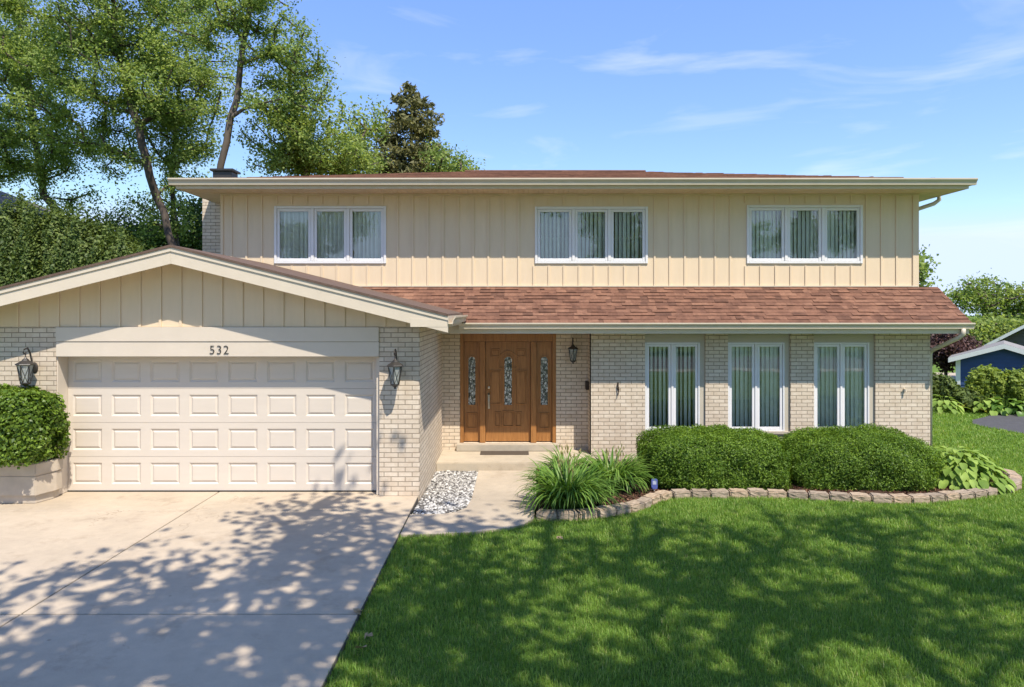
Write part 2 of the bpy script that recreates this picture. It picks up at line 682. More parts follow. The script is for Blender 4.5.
def crown_pts(ells, n, rng, shell=.5, mind=.5, clus=0, csig=.5):
    """attractor points inside a union of ellipsoids (centre, radii), more of them near the outside"""
    if clus:
        cs = crown_pts(ells, n // clus, rng, shell, mind)
        return np.concatenate([c + rng.normal(0, 1, (clus, 3)) * np.array([csig, csig, csig * .6]) for c in cs])
    out = []
    vol = np.array([e[1][0] * e[1][1] * e[1][2] for e in ells]) ** .75
    vol = vol / vol.sum()
    tries = 0
    while len(out) < n and tries < n * 40:
        tries += 1
        e = ells[rng.choice(len(ells), p=vol)]
        d = rng.normal(size=3)
        d /= np.linalg.norm(d)
        r = rng.uniform(0, 1) ** shell
        p = np.array(e[0]) + d * r * np.array(e[1])
        if mind and out and np.min(np.linalg.norm(np.array(out) - p, axis=1)) < mind:
            continue
        out.append(p)
    return np.array(out)


def tree(name, label, cat, base, trunk, ells, n_att, leaves_per, leaf, spread, mat, trunk_r, seed, bark='bark',
         group=None, shell=.45, mind=.5, flat=.75, aspect=.62, upn=.7, tip=.012, sides=6, cull=0, jit=.12, size_var=.35, clus=0, csig=.5):
    rng = np.random.default_rng(seed)
    root = thing(name, base, label, cat, group)
    A = crown_pts(ells, n_att, rng, shell, mind, clus, csig)
    sk = grow(trunk, A, rng, tip=tip, jit=jit)
    mb = wood(MB(), *sk[:4], trunk_r, sides, cull)
    mb.build('trunk', bark, root, smooth_=True, recalc=False)
    nodes, par, child, rad, tips = sk
    C = []
    for t in tips:
        k = int(leaves_per * rng.uniform(.5, 1.5))
        c = np.array(nodes[t])
        pts = c + rng.normal(0, 1, (k, 3)) * np.array([spread, spread, spread * flat])
        C.append(pts)
        q, g = t, 0
        while par[q] >= 0 and g < 3 and rad[q] < .05:
            q = par[q]
            g += 1
            C.append(np.array(nodes[q]) + rng.normal(0, 1, (int(k * .14), 3)) * spread * .6)
    P = np.concatenate(C)
    nrm = rng.normal(0, 1, (len(P), 3)) + upn * np.array([.35, -.6, 1.0])
    nrm /= np.linalg.norm(nrm, axis=1, keepdims=True)
    V, Fc = leaf_quads(P, nrm, leaf, rng, aspect, size_var)
    np_mesh('crown', V, Fc, mat, root)
    return root


def copy_tree(root, loc, rz, scale, label, group=None, cat=None):
    c = root.copy()
    COL.objects.link(c)
    c.location = loc
    c.rotation_euler = (0, 0, rz)
    c.scale = (scale,) * 3
    c['label'] = label
    if group: c['group'] = group
    for ch in list(root.children):
        d = ch.copy()
        COL.objects.link(d)
        d.parent = c
    return c


def E(px, py, d, rx, ry, rd):
    """crown ellipsoid given in photo pixels at depth d, with depth radius rd metres"""
    c = W(px, py, d)
    return (tuple(c), (rx * d / F, rd, ry * d / F))


def T(d, *pp):
    return [tuple(W(x, y, d + (q[0] if q else 0))) for x, y, *q in pp]


# ------------------------------------------------------------------ setting
def grid_mesh(name, xs, ys, zf, mat):
    X, Y = np.meshgrid(xs, ys)
    Z = zf(X, Y)
    V = np.stack([X, Y, Z], -1).reshape(-1, 3)
    nx, ny = len(xs), len(ys)
    i = np.arange(nx * ny).reshape(ny, nx)
    Fc = np.stack([i[:-1, :-1], i[:-1, 1:], i[1:, 1:], i[1:, :-1]], -1).reshape(-1, 4)
    return np_mesh(name, V, Fc, mat, None, True)


xs = np.unique(np.concatenate([[-400, -200, -100, -60], np.linspace(-30, 30, 61), [60, 100, 200, 400]]))
ys = np.unique(np.concatenate([[-400, -200, -100, -60, -30], np.linspace(-20, 40, 81), [60, 100, 200, 400, 600]]))
tag(grid_mesh('lawn', xs, ys, zg, 'ground'), kind='structure')

DX = -1.43                                        # right edge of the driveway
JX, JY = [-4.59, -7.75], [9.68, 6.38, 3.1, -.2, -3.5]
mb = MB()
xl = [-9.0] + sorted(JX) + [DX]
yl = sorted(JY + [-6.8]) + [10.72]
for a, b in zip(xl, xl[1:]):
    for c, d in zip(yl, yl[1:]):
        g = .010
        mb.box(a + g, b - g, c + g, d - g, -.12, 0.0)
tag(mb.build('driveway', 'concrete', bevel=.006, segs=1), kind='structure')
mb = MB().box(-9.0, DX - .004, -6.8, 10.7, -.11, -.014)
tag(mb.build('driveway_base', plain('joint_filler', (.10, .09, .08), .95)), kind='structure')


def zwalk(y):
    return float(-.018 - .105 * smooth(9.2, 12.4, y))


BED_PX = [(535.5, 520.7), (557, 521.6), (580.7, 520.7), (599.8, 518.8), (617.6, 516.6), (631, 513.4), (645, 509.8), (658.6, 503),
          (672, 499.7), (688.7, 498.9), (718.8, 498.9), (746, 498.9), (760, 498.7), (785.8, 499.3), (806.4, 500.5), (847.7, 503),
          (889, 504.4), (930, 503.9), (961, 501), (989, 498), (1007.5, 494.9), (1020.4, 490), (1021.7, 482.5), (1014, 477.6), (1003, 474)]


def gpt(px, py):
    y = 10.0
    for _ in range(12):
        y = F * (H - float(zg(0, y))) / (py - HY)
    return ((px - CX) * y / F, y)


EDGE = [gpt(*p) for p in BED_PX]
# walkway from driveway to porch
WALK = [(DX + .004, 8.70), (-1.0, 8.72), (-.5, 8.80), (-.05, 8.98), (.16, 9.13), (.30, 9.40), (.36, 10.2), (.41, 11.2), (.44, 12.645),
        (-.62, 12.645), (-.62, 10.5), (-.66, 9.95), (-.80, 9.70), (-1.0, 9.60), (DX + .004, 9.58)]


def sheet(name, poly, zf, th, mat, inset=0):
    bm = bmesh.new()
    vs = [bm.verts.new((x, y, zf(x, y))) for x, y in poly]
    f = bm.faces.new(vs)
    bmesh.ops.triangulate(bm, faces=[f])
    bmesh.ops.subdivide_edges(bm, edges=bm.edges, cuts=2)
    for v in bm.verts:
        v.co.z = zf(v.co.x, v.co.y)
    r = bmesh.ops.extrude_face_region(bm, geom=bm.faces[:])
    for v in [g for g in r['geom'] if isinstance(g, bmesh.types.BMVert)]:
        v.co.z -= th
    bmesh.ops.recalc_face_normals(bm, faces=bm.faces)
    me = bpy.data.meshes.new(name)
    bm.to_mesh(me)
    bm.free()
    return link(name, me, mat)


tag(sheet('walkway', WALK, lambda x, y: zwalk(y), .12, 'walk'), kind='structure')
# street in front of the plot, seen only mirrored in the window panes
tag(MB().box(-120, 120, -16, -7.2, -.2, -.044).build('street', 'road'), kind='structure')
tag(MB().box(-120, -9.2, -6.9, -5.5, -.2, -.03).box(DX + .2, 120, -6.9, -5.5, -.2, -.03).build('pavement', 'walk'), kind='structure')

# ------------------------------------------------------------------ the house
SX0, SX1 = -5.88, 8.215            # upper storey
YU = 13.85                         # upper wall / entry wall plane
YB = 13.36                         # brick bay plane
YG = 10.45                         # garage front plane
GX0, GX1 = -8.60, -1.415           # garage side walls
RX, RZ = -5.0, 3.80                # garage ridge at the rake
RS = .249                          # garage roof pitch
YR = 10.01                         # rake plane
YBACK = 23.0

house = thing('house', (1.2, 13.4, 0), 'two storey house of cream brick and tan board siding with attached two car garage', 'house')

LW = [(645, 704), (728, 789), (814, 874)]
lw_holes = []
for a, b in LW:
    s = F / YB
    lw_holes.append(((a - CX) / s, (b - CX) / s + .03, .42, 2.38))
DOOR = (-1.055, .895, .155, 2.37)

mb = MB()
mb.wall_x(1.545, 8.18, -.3, 2.75, YB, YB + .2, lw_holes)
mb.wall_x(GX1 - .1, 1.60, -.3, 2.9, YU, YU + .25, [DOOR])
mb.quad((1.545, YB, -.3), (1.545, YU, -.3), (1.545, YU, 2.75), (1.545, YB, 2.75))
mb.box(8.0, 8.18, YB + .201, YU, -.3, 2.75)
mb.box(8.0, 8.18, YU + .001, YBACK, -.3, 3.25)
mb.box(SX0, 8.18, YBACK, YBACK + .2, -.3, 3.25)
# garage: two piers and side walls
mb.box(-2.03, GX1, YG, YG + .36, -.1, 2.585)
mb.box(GX1 - .2, GX1, YG + .361, YU - .001, -.3, 2.75)
mb.box(GX0, -6.976, YG, YG + .36, -.1, 2.585)
mb.box(GX0, GX0 + .2, YG + .361, 21.0, -.3, 2.75)
mb.box(GX0 + .2, SX0, 20.8, 21.0, -.3, 2.75)
mb.build('brick_wall', 'brick', house)
# thin dark flashing line at the inner corner of the entry bay is left to the real shadow

UW = [(274, 386, 206, 263.5), (535, 648, 206.5, 263.5), (747, 863, 205, 263.5)]
su = F / (YU - .03)
uw_rect = [((a - CX) / su, (b - CX) / su, H - (d - HY) / su, H - (c - HY) / su) for a, b, c, d in UW]
mb = MB()
mb.wall_x(SX0, SX1, 3.0, 5.3, YU, YU + .15, uw_rect)
mb.box(SX0, SX0 + .15, YU + .151, YBACK, 3.0, 5.3)
mb.box(SX1 - .15, SX1, YU + .151, YBACK, 3.0, 5.3)
mb.box(SX0, SX1, YBACK + .001, YBACK + .15, 3.251, 5.3)
x = SX0 + .19
bw = .019
while x < SX1 - .15:
    segs = [(3.0, 5.2)]
    for (a, b, c, d) in uw_rect:
        if a - .05 < x < b + .05:
            segs = [(3.0, c - .045), (d + .045, 5.2)]
    for z0, z1 in segs:
        mb.box(x - bw, x + bw, YU - .018, YU - .001, z0, z1)
    x += .3065
y = YU + .4
while y < YBACK:
    mb.box(SX1 + .001, SX1 + .018, y - bw, y + bw, 3.0, 5.2)
    y += .3065
mb.build('upper_wall', 'siding', house)
mb = MB()
mb.box(SX1 - .10, SX1 + .024, YU - .026, YU + .10, 3.0, 5.19)
mb.build('corner_board', 'siding', house, bevel=.004)
MB().box(SX0 - .024, SX0 + .03, YU - .026, YU + .10, 3.0, 5.19).build('corner_board', 'siding', house, bevel=.004)


# ---- windows
def blinds(parent, x0, x1, y, z0, z1, seed, gap=.02):
    rng = random.Random(seed)
    m = MB()
    x = x0 + rng.uniform(.02, .06)
    a0 = rng.uniform(16, 44)
    while x < x1 - .03:
        a = math.radians(rng.gauss(a0, 6))
        w = .042
        dx, dy = math.cos(a) * w, math.sin(a) * w
        sh = rng.uniform(-.006, .006)
        m.box(-1, 1, -1, 1, 0, 1)
        n = 8
        vs = m.v[-n:]
        del m.v[-n:]
        del m.f[-6:]
        t = .0015
        m.prism([(x - dx, y - dy, z0), (x + sh, y - .008, z0), (x + dx, y + dy, z0), (x + dx, y + dy + t, z0), (x + sh, y - .006, z0), (x - dx, y - dy + t, z0)],
                [(x - dx, y - dy, z1), (x + sh, y - .008, z1), (x + dx, y + dy, z1), (x + dx, y + dy + t, z1), (x + sh, y - .006, z1), (x - dx, y - dy + t, z1)])
        x += rng.uniform(.080, .088)
    return m.build('blind', 'blind', parent, recalc=False)


def frame_ring(m, x0, x1, z0, z1, w, y0, y1, wb=None):
    wb = wb or w
    m.box(x0, x0 + w, y0, y1, z0, z1)
    m.box(x1 - w, x1, y0, y1, z0, z1)
    m.box(x0 + w + .0005, x1 - w - .0005, y0 + .002, y1, z1 - w, z1)
    m.box(x0 + w + .0005, x1 - w - .0005, y0 + .002, y1, z0, z0 + wb)


def window(x0, x1, z0, z1, yf, n, trim, seed, sash_w=.055, proud=.03, mull=.03):
    """x0..z1: outer frame; n casements side by side. one frame part with its sashes, panes and blind below it"""
    m = MB()
    frame_ring(m, x0, x1, z0, z1, trim, yf - proud, yf + .10)
    w = (x1 - x0 - 2 * trim)
    cw = w / n
    for i in range(1, n):
        c = x0 + trim + cw * i
        m.box(c - mull, c + mull, yf - proud + .004, yf + .10, z0 + trim + .001, z1 - trim - .001)
    fr = m.build('window', 'vinyl', house, bevel=.005)
    for i in range(n):
        a = x0 + trim + cw * i + (mull if i else 0) + .004
        b = x0 + trim + cw * (i + 1) - (mull if i < n - 1 else 0) - .004
        s = MB()
        frame_ring(s, a, b, z0 + trim + .004, z1 - trim - .004, sash_w, yf - proud + .022, yf + .06)
        s.build('sash', 'vinyl', fr, bevel=.004)
        g = MB().box(a + sash_w - .004, b - sash_w + .004, yf + .012, yf + .018, z0 + trim + sash_w, z1 - trim - sash_w)
        g.build('pane', 'glass', fr)
    blinds(fr, x0 + trim, x1 - trim, yf + .115, z0 - .02, z1 + .02, seed)
    return fr


for i, (a, b, c, d) in enumerate(uw_rect):
    window(a, b, c, d, YU, 3, .05, 20 + i, sash_w=.052)
for i, (a, b, c, d) in enumerate(lw_holes):
    # tan head panel and side casing set in the opening
    cs = MB()
    cs.box(a + .001, b - .001, YB + .045, YB + .12, 2.215, d - .001)
    cs.box(b - .10, b - .001, YB + .045, YB + .12, c + .001, 2.2145)
    cs.build('window_casing', plain('casing_paint', (.50, .45, .365), .55, .05), house, bevel=.004)
    window(a + .006, b - .102, c + .05, 2.213, YB + .05, 2, .034, 40 + i, sash_w=.048, proud=.02, mull=.022)
    MB().box(a + .002, b - .002, YB - .03, YB + .13, c + .001, c + .049).build('window_sill', 'stone_sill', house, bevel=.004)

# ---- entry door
dx0, dx1, dz0, dz1 = DOOR
yd = YU + .06
m = MB()
m.box(dx0 + .001, dx0 + .075, yd - .05, yd + .12, dz0, dz1 - .001)
m.box(dx1 - .075, dx1 - .001, yd - .05, yd + .12, dz0, dz1 - .001)
m.box(dx0 + .076, dx1 - .076, yd - .048, yd + .12, 2.21, dz1 - .001)
D0, D1 = (486 - CX) / 49.2 - .005, (530 - CX) / 49.2 + .01
m.box(D0 - .12, D0 - .006, yd - .058, yd + .12, dz0, 2.209)
m.box(D1 + .006, D1 + .12, yd - .058, yd + .12, dz0, 2.209)
m.build('door_frame', 'oak', house, bevel=.006)


def arch(xc, hw, z0, z1, n=10):
    """outline of a tall panel with a round head, counter-clockwise seen from the front"""
    pts = [(xc - hw, z0), (xc + hw, z0)]
    for k in range(n + 1):
        t = math.pi * k / n
        pts.append((xc + hw * math.cos(t), z1 - hw + hw * math.sin(t)))
    return pts


def ring_plate(m, outer, inner, y0, y1):
    """raised moulding between two matching outlines"""
    n = len(outer)
    vs = [(x, y0, z) for x, z in outer] + [(x, y0, z) for x, z in inner] + [(x, y1, z) for x, z in outer] + [(x, y1, z) for x, z in inner]
    fs = []
    for i in range(n):
        j = (i + 1) % n
        fs += [(i, j, n + j, n + i), (2 * n + i, 2 * n + j, j, i), (n + i, n + j, 3 * n + j, 3 * n + i)]
    m.add(vs, fs)


def moulded(m, x0, x1, z0, z1, yf, w=.018, h=.022):
    o = [(x0, z0), (x1, z0), (x1, z1), (x0, z1)]
    i = [(x0 + w, z0 + w), (x1 - w, z0 + w), (x1 - w, z1 - w), (x0 + w, z1 - w)]
    ring_plate(m, o, i, yf - h, yf)
    g = w + .012
    m.box(x0 + g, x1 - g, yf - h * .6, yf + .001, z0 + g, z1 - g)


yf = yd + .02
m = MB()
m.box(D0, D1, yf, yf + .045, dz0 + .02, 2.205)
xc = (D0 + D1) / 2
gz0, gz1, ghw = .92, 1.90, .075
for sgn in (-1, 1):
    lo, hi = sorted((xc + sgn * .145, xc + sgn * .375))
    moulded(m, lo, hi, .93, 1.62, yf)
    moulded(m, lo + (.0 if sgn > 0 else .10), hi - (.10 if sgn > 0 else .0), .48, .78, yf)
    moulded(m, lo + .02, hi - .02, 1.90, 2.06, yf)
moulded(m, xc - .115, xc + .115, .48, .80, yf)
ring_plate(m, arch(xc, .20, 1.68, 2.02), arch(xc, .172, 1.68, 1.992), yf - .024, yf)
ring_plate(m, arch(xc, ghw + .026, gz0 - .026, gz1 + .026), arch(xc, ghw, gz0, gz1), yf - .018, yf)
door = m.build('front_door', 'oak', house, bevel=.002, segs=1)
MB().prism([(x, yf - .006, z) for x, z in arch(xc, ghw, gz0, gz1)], [(x, yf + .001, z) for x, z in arch(xc, ghw, gz0, gz1)]).build('door_glass', 'lead', door)
m = MB()
hx = D0 + .062
m.lathe([(.028, 0), (.03, .004), (.03, .012), (.015, .02)], (0, 0, 0), 14)
m.v = [(hx + p[0], yf - p[2], 1.27 + p[1]) for p in m.v]
n0 = len(m.v)
m.lathe([(.024, 0), (.026, .004), (.024, .014)], (0, 0, 0), 14)
m.v[n0:] = [(hx + p[0], yf - p[2], 1.14 + p[1]) for p in m.v[n0:]]
m.box(hx - .02, hx + .02, yf - .014, yf, .84, 1.16)
m.tube([(hx, yf - .01, 1.10), (hx, yf - .05, 1.09), (hx, yf - .06, 1.0), (hx, yf - .05, .89), (hx, yf - .01, .87)], [.009, .011, .013, .011, .009], 8)
m.build('handle', 'nickel', door, bevel=.002, segs=1)
for a, b in ((dx0 + .079, D0 - .123), (D1 + .123, dx1 - .079)):
    m = MB().box(a, b, yf, yf + .045, dz0 + .02, 2.205)
    c = (a + b) / 2
    moulded(m, c - .105, c + .105, .44, .76, yf)
    ring_plate(m, arch(c, .098, .895, 1.925), arch(c, .072, .92, 1.9), yf - .016, yf)
    sl = m.build('sidelight', 'oak', house, bevel=.002, segs=1)
    MB().prism([(x, yf - .006, z) for x, z in arch(c, .072, .92, 1.9)], [(x, yf + .001, z) for x, z in arch(c, .072, .92, 1.9)]).build('door_glass', 'lead', sl)
MB().box(dx0 - .06, dx1 + .05, YU - .19, YU + .2, .025, .152).build('door_sill', 'stone_sill', house, bevel=.008)

# ---- garage door, header and number
gx0, gx1, gyd = -6.957, -2.085, 10.70
m = MB()
m.box(-6.975, gx0, YG + .012, YG + .33, 0.004, 2.128)
m.build('garage_door_jamb', 'trim', house, bevel=.004)
MB().box(-2.085, -2.032, YG + .05, YG + .33, 0.004, 2.128).build('garage_door_jamb', 'trim', house, bevel=.004)
gd = MB().box(gx0 + .001, gx1 - .001, gyd + .04, gyd + .06, .02, 2.25).build('garage_door', 'door_white', house)
rows = 4
rh = 2.13 / rows
for r in range(rows):
    m = MB()
    z0, z1 = .018 + r * rh + .002, .018 + (r + 1) * rh - .002
    ws = (gx1 - gx0) / 8
    holes = []
    for k in range(8):
        a = gx0 + ws * k
        holes.append((a + .075, a + ws - .075, z0 + .10, z1 - .095))
    m.wall_x(gx0 + .003, gx1 - .003, z0, z1, gyd, gyd + .035, holes)
    for (a, b, c, d) in holes:
        e, p = .028, .020
        o = [(a, c), (b, c), (b, d), (a, d)]
        i1 = [(a + e, c + e), (b - e, c + e), (b - e, d - e), (a + e, d - e)]
        i2 = [(a + 2 * e, c + 2 * e), (b - 2 * e, c + 2 * e), (b - 2 * e, d - 2 * e), (a + 2 * e, d - 2 * e)]
        vs = [(x, gyd + .002, z) for x, z in o] + [(x, gyd + p, z) for x, z in i1] + [(x, gyd + .004, z) for x, z in i2]
        fs = []
        for q in range(4):
            j = (q + 1) % 4
            fs += [(q, j, 4 + j, 4 + q), (4 + q, 4 + j, 8 + j, 8 + q)]
        fs.append((8, 9, 10, 11))
        m.add(vs, fs)
    m.build('door_section', 'door_white', gd)
MB().box(gx0, gx1, gyd - .012, gyd + .05, .002, .02).build('bottom_seal', 'rubber', gd)
m = MB()
m.box(-6.965, -2.032, YG - .022, YG + .32, 2.132, 2.358)
m.box(-6.965, -2.032, YG - .032, YG + .32, 2.362, 2.584)
m.build('garage_header', 'trim', house, bevel=.006)

num = bpy.data.objects.new('house_number', None)
COL.objects.link(num)
num.location = (-4.5, YG - .03, 2.25)
num.parent = house
num.matrix_parent_inverse = world_loc(house).inverted()


def text_mesh(ch, size, depth):
    cu = bpy.data.curves.new('t', 'FONT')
    cu.body = ch
    cu.size = size
    cu.extrude = depth
    cu.offset = -.004
    cu.align_x = 'CENTER'
    to = bpy.data.objects.new('t', cu)
    COL.objects.link(to)
    dg = bpy.context.evaluated_depsgraph_get()
    me = bpy.data.meshes.new_from_object(to.evaluated_get(dg))
    bpy.data.objects.remove(to)
    return me


for ch, px in (('5', 212.3), ('3', 219.3), ('2', 226.3)):
    me = text_mesh(ch, .19, .006)
    me.materials.clear()
    o = link('digit', me, 'black')
    me.transform(Matrix.Translation(((px - CX) / 65.5, YG - .029, 2.175)) @ Matrix.Rotation(math.radians(90), 4, 'X'))
    o.parent = num
    o.matrix_parent_inverse = world_loc(num).inverted()

# ---- garage gable
zw = 2.588
ap = RZ - .10


def gz(x, off=0.0):
    return RZ - abs(x - RX) * RS - off


m = MB()
pr = [(GX0, zw), (GX1 + .0, zw), (GX1, gz(GX1, .13)), (RX, gz(RX, .13)), (GX0, gz(GX0, .13))]
m.ext_y(pr, YG + .004, YG + .12)
x = -8.5
while x < GX1 - .02:
    t = gz(x, .135)
    if t > zw + .03:
        m.prism([(x - bw, YG - .014, zw), (x + bw, YG - .014, zw), (x + bw, YG - .014, gz(x + bw, .135)), (x - bw, YG - .014, gz(x - bw, .135))],
                [(x - bw, YG + .003, zw), (x + bw, YG + .003, zw), (x + bw, YG + .003, gz(x + bw, .135)), (x - bw, YG + .003, gz(x - bw, .135))])
    x += .312
m.build('gable_wall', 'siding', house)
EX1 = -.938
EX0 = 2 * RX - EX1
# roof deck
m = MB()
for (xa, xb) in ((EX0, RX), (RX, EX1)):
    pa = [(xa, gz(xa)), (xb, gz(xb)), (xb, gz(xb, .035)), (xa, gz(xa, .035))]
    m.ext_y([(x_, z_ + .0) for x_, z_ in pa], YR - .03, YU - .02 if xa >= RX else 21.0)
# the part of the right slope behind the upper wall is inside the house; left slope runs on beside it
m.build('garage_roof', 'brown_roof', house)
m = MB()
for (xa, xb) in ((EX0, RX - .001), (RX + .001, EX1)):
    m.ext_y([(xa, gz(xa, .037)), (xb, gz(xb, .037)), (xb, gz(xb, .095)), (xa, gz(xa, .095))], YR - .016, YR + .006)
    m.ext_y([(xa, gz(xa, .097)), (xb, gz(xb, .097)), (xb, gz(xb, .275)), (xa, gz(xa, .275))], YR, YR + .03)
m.prism([(-1.49, YR - .003, 2.597), (EX1 - .001, YR - .003, 2.597), (EX1 - .001, YR - .003, gz(EX1, .10)), (-1.49, YR - .003, gz(-1.49, .20))],
        [(-1.49, YR + .034, 2.597), (EX1 - .001, YR + .034, 2.597), (EX1 - .001, YR + .034, gz(EX1, .10)), (-1.49, YR + .034, gz(-1.49, .20))])
m.build('rake_board', 'fascia', house)
m = MB()
for (xa, xb) in ((EX0, RX), (RX, EX1)):
    m.ext_y([(xa, gz(xa, .128)), (xb, gz(xb, .128)), (xb, gz(xb, .14)), (xa, gz(xa, .14))], YR + .036, YG + .003)
m.box(GX1 + .001, EX1 - .03, YR + .036, 12.9, 2.60, 2.612)
m.build('gable_soffit', 'soffit', house)
m = MB()
m.box(EX1 - .028, EX1, YR + .036, 12.84, 2.59, gz(EX1, .037))
m.build('eave_board', 'fascia', house)


def gutter_prof(y, zt, d=.11, h=.12):
    """K-style gutter, open trough, front towards -y"""
    return [(y, zt - h), (y - d * .62, zt - h), (y - d * .72, zt - h * .55), (y - d, zt - h * .22), (y - d, zt), (y - d + .012, zt),
            (y - d + .012, zt - h * .18), (y - d * .62, zt - h * .5), (y - d * .55, zt - h + .01), (y - .006, zt - h + .01), (y - .006, zt), (y, zt)]


m = MB()
gp = gutter_prof(0, gz(EX1, .03))
m.prism([(EX1 + .003 - y_, YR - .02, z_) for y_, z_ in gp], [(EX1 + .003 - y_, 12.80, z_) for y_, z_ in gp])
m.build('gutter', 'gutter', house)

# ---- pent roof over the ground floor
PY0, PZ0, PY1, PZ1 = 12.80, 2.60, YU - .01, 3.315
PS = (PZ1 - PZ0) / (PY1 - PY0)
PX0, PX1 = -3.2, 8.62
m = MB()
sl = math.hypot(PZ1 - PZ0, PY1 - PY0)
NC = 11
rng = random.Random(3)
ny, nz = -(PZ1 - PZ0) / sl, (PY1 - PY0) / sl          # normal
uy, uz = (PY1 - PY0) / sl, (PZ1 - PZ0) / sl


def pr_pt(x, t, h):
    return (x, PY0 + uy * t + ny * h, PZ0 + uz * t + nz * h)


exp_ = sl / NC
for c in range(NC):
    x = PX0 - rng.uniform(0, .3)
    while x < PX1:
        w = rng.choice([.09, .12, .15, .2, .26, .32])
        a, b = max(PX0, x), min(PX1, x + w)
        if b - a > .01:
            t0, t1 = c * exp_ - (.02 if c == 0 else .0) + rng.uniform(-.004, .004), min(sl, (c + 1) * exp_ + .03)
            th = rng.choice([.010, .017, .025])
            m.prism([pr_pt(a, t0, .002), pr_pt(b, t0, .002), pr_pt(b, t1, -.004), pr_pt(a, t1, -.004)],
                    [pr_pt(a, t0, th), pr_pt(b, t0, th), pr_pt(b, t1, .003), pr_pt(a, t1, .003)])
        x += w
m.build('porch_roof', 'shingle', house, recalc=False)
m = MB()
m.ext_x([(PY0 + .01, PZ0 - .004), (PY1, PZ1 - .012), (PY1, PZ1 - .05), (PY0 + .01, PZ0 - .04)], PX0, PX1 - .012)
m.box(GX1 + .003, PX1 - .02, PY0 + .05, PY0 + .075, 2.405, PZ0 - .006)
m.box(PX1 - .045, PX1 - .02, PY0 + .08, PY1, 2.405, 2.60)
m.prism([(PX1 - .045, PY0 + .08, 2.60), (PX1 - .045, PY1, 2.60), (PX1 - .045, PY1, PZ1 - .055)], [(PX1 - .02, PY0 + .08, 2.60), (PX1 - .02, PY1, 2.60), (PX1 - .02, PY1, PZ1 - .055)])
m.build('porch_fascia', 'fascia', house, recalc=True)
m = MB()
m.box(GX1 + .002, PX1 - .05, PY0 + .08, YU - .002, 2.412, 2.424)
m.build('porch_soffit', 'soffit', house)
m = MB()
m.ext_x(gutter_prof(PY0 + .048, PZ0 + .01, .105, .115), EX1 - .06, PX1 + .03)
m.build('gutter', 'gutter', house)
# flashing under the upper siding
MB().box(SX0, SX1 + .01, YU - .034, YU - .001, PZ1 + .006, PZ1 + .03).build('flashing', 'gutter', house)

# ---- upper roof (low hip)
UY0, UZ0 = 13.19, 5.37
UX0, UX1, UYb = -6.50, 8.83, 23.65
RH = 1.21
hd = (UYb - UY0) / 2
m = MB()
ym = (UY0 + UYb) / 2
A_, B_, C_, D_ = (UX0, UY0, UZ0), (UX1, UY0, UZ0), (UX1, UYb, UZ0), (UX0, UYb, UZ0)
R0, R1 = (UX0 + hd, ym, UZ0 + RH), (UX1 - hd, ym, UZ0 + RH)
# shingled planes in short courses so that the eave keeps a ragged line
m.add([A_, B_, R1, R0], [(0, 1, 2, 3)])
m.add([B_, C_, R1], [(0, 1, 2)])
m.add([C_, D_, R0, R1], [(0, 1, 2, 3)])
m.add([D_, A_, R0], [(0, 1, 2)])
m.add([A_, B_, C_, D_], [(3, 2, 1, 0)])
rng = random.Random(5)
for c in range(26):
    t = c / 26
    x = UX0 + hd * t - .02
    while x < UX1 - hd * t:
        w = rng.uniform(.3, .9)
        b = min(x + w, UX1 - hd * t)
        y0 = UY0 + hd * t - (.03 if c == 0 else 0)
        y1 = y0 + hd / 26 + .02
        z0 = UZ0 + RH * t
        h = rng.uniform(.008, .022)
        m.prism([(x, y0, z0 - .002), (b, y0, z0 - .002), (b, y1, z0 + .04), (x, y1, z0 + .04)],
                [(x, y0, z0 + h), (b, y0, z0 + h), (b, y1, z0 + .046), (x, y1, z0 + .046)])
        x = b
m.tube([R0, R1], .05, 6)
m.build('roof', 'shingle', house, recalc=False)
m = MB()
fz0, fz1 = 5.195, 5.365
m.box(UX0, UX1, UY0 + .01, UY0 + .035, fz0, fz1)
m.box(UX0, UX0 + .025, UY0 + .036, UYb, fz0, fz1)
m.box(UX1 - .025, UX1, UY0 + .036, UYb, fz0, fz1)
m.build('fascia', 'gutter', house)
# soffit: strips of boards with thin gaps
m = MB()
x = UX0 + .026
rng = random.Random(8)
sz = 5.20
while x < UX1 - .03:
    b = min(x + .1, UX1 - .026)
    m.box(x, b - .004, UY0 + .036, YU - .001, sz + rng.uniform(0, .003), sz + .012)
    x = b
m.box(UX0 + .026, SX0 - .001, YU, UYb, sz, sz + .012)
m.box(SX1 + .001, UX1 - .026, YU, UYb, sz, sz + .012)
m.box(SX0 - .03, SX1 + .03, YU - .03, YU - .002, sz - .03, sz - .001)
m.build('soffit', 'soffit', house)
m = MB()
gp = gutter_prof(UY0 + .008, UZ0 + .012, .115, .125)
m.ext_x(gp, UX0 - .10, UX1 + .10)
gp2 = gutter_prof(0, UZ0 + .012, .11, .125)
m.prism([(UX1 + .002 - y_, UY0 + .012, z_) for y_, z_ in gp2], [(UX1 + .002 - y_, UYb, z_) for y_, z_ in gp2])
m.prism([(UX0 - .002 + y_, UY0 + .012, z_) for y_, z_ in gp2], [(UX0 - .002 + y_, UYb, z_) for y_, z_ in gp2])
m.build('gutter', 'gutter', house)
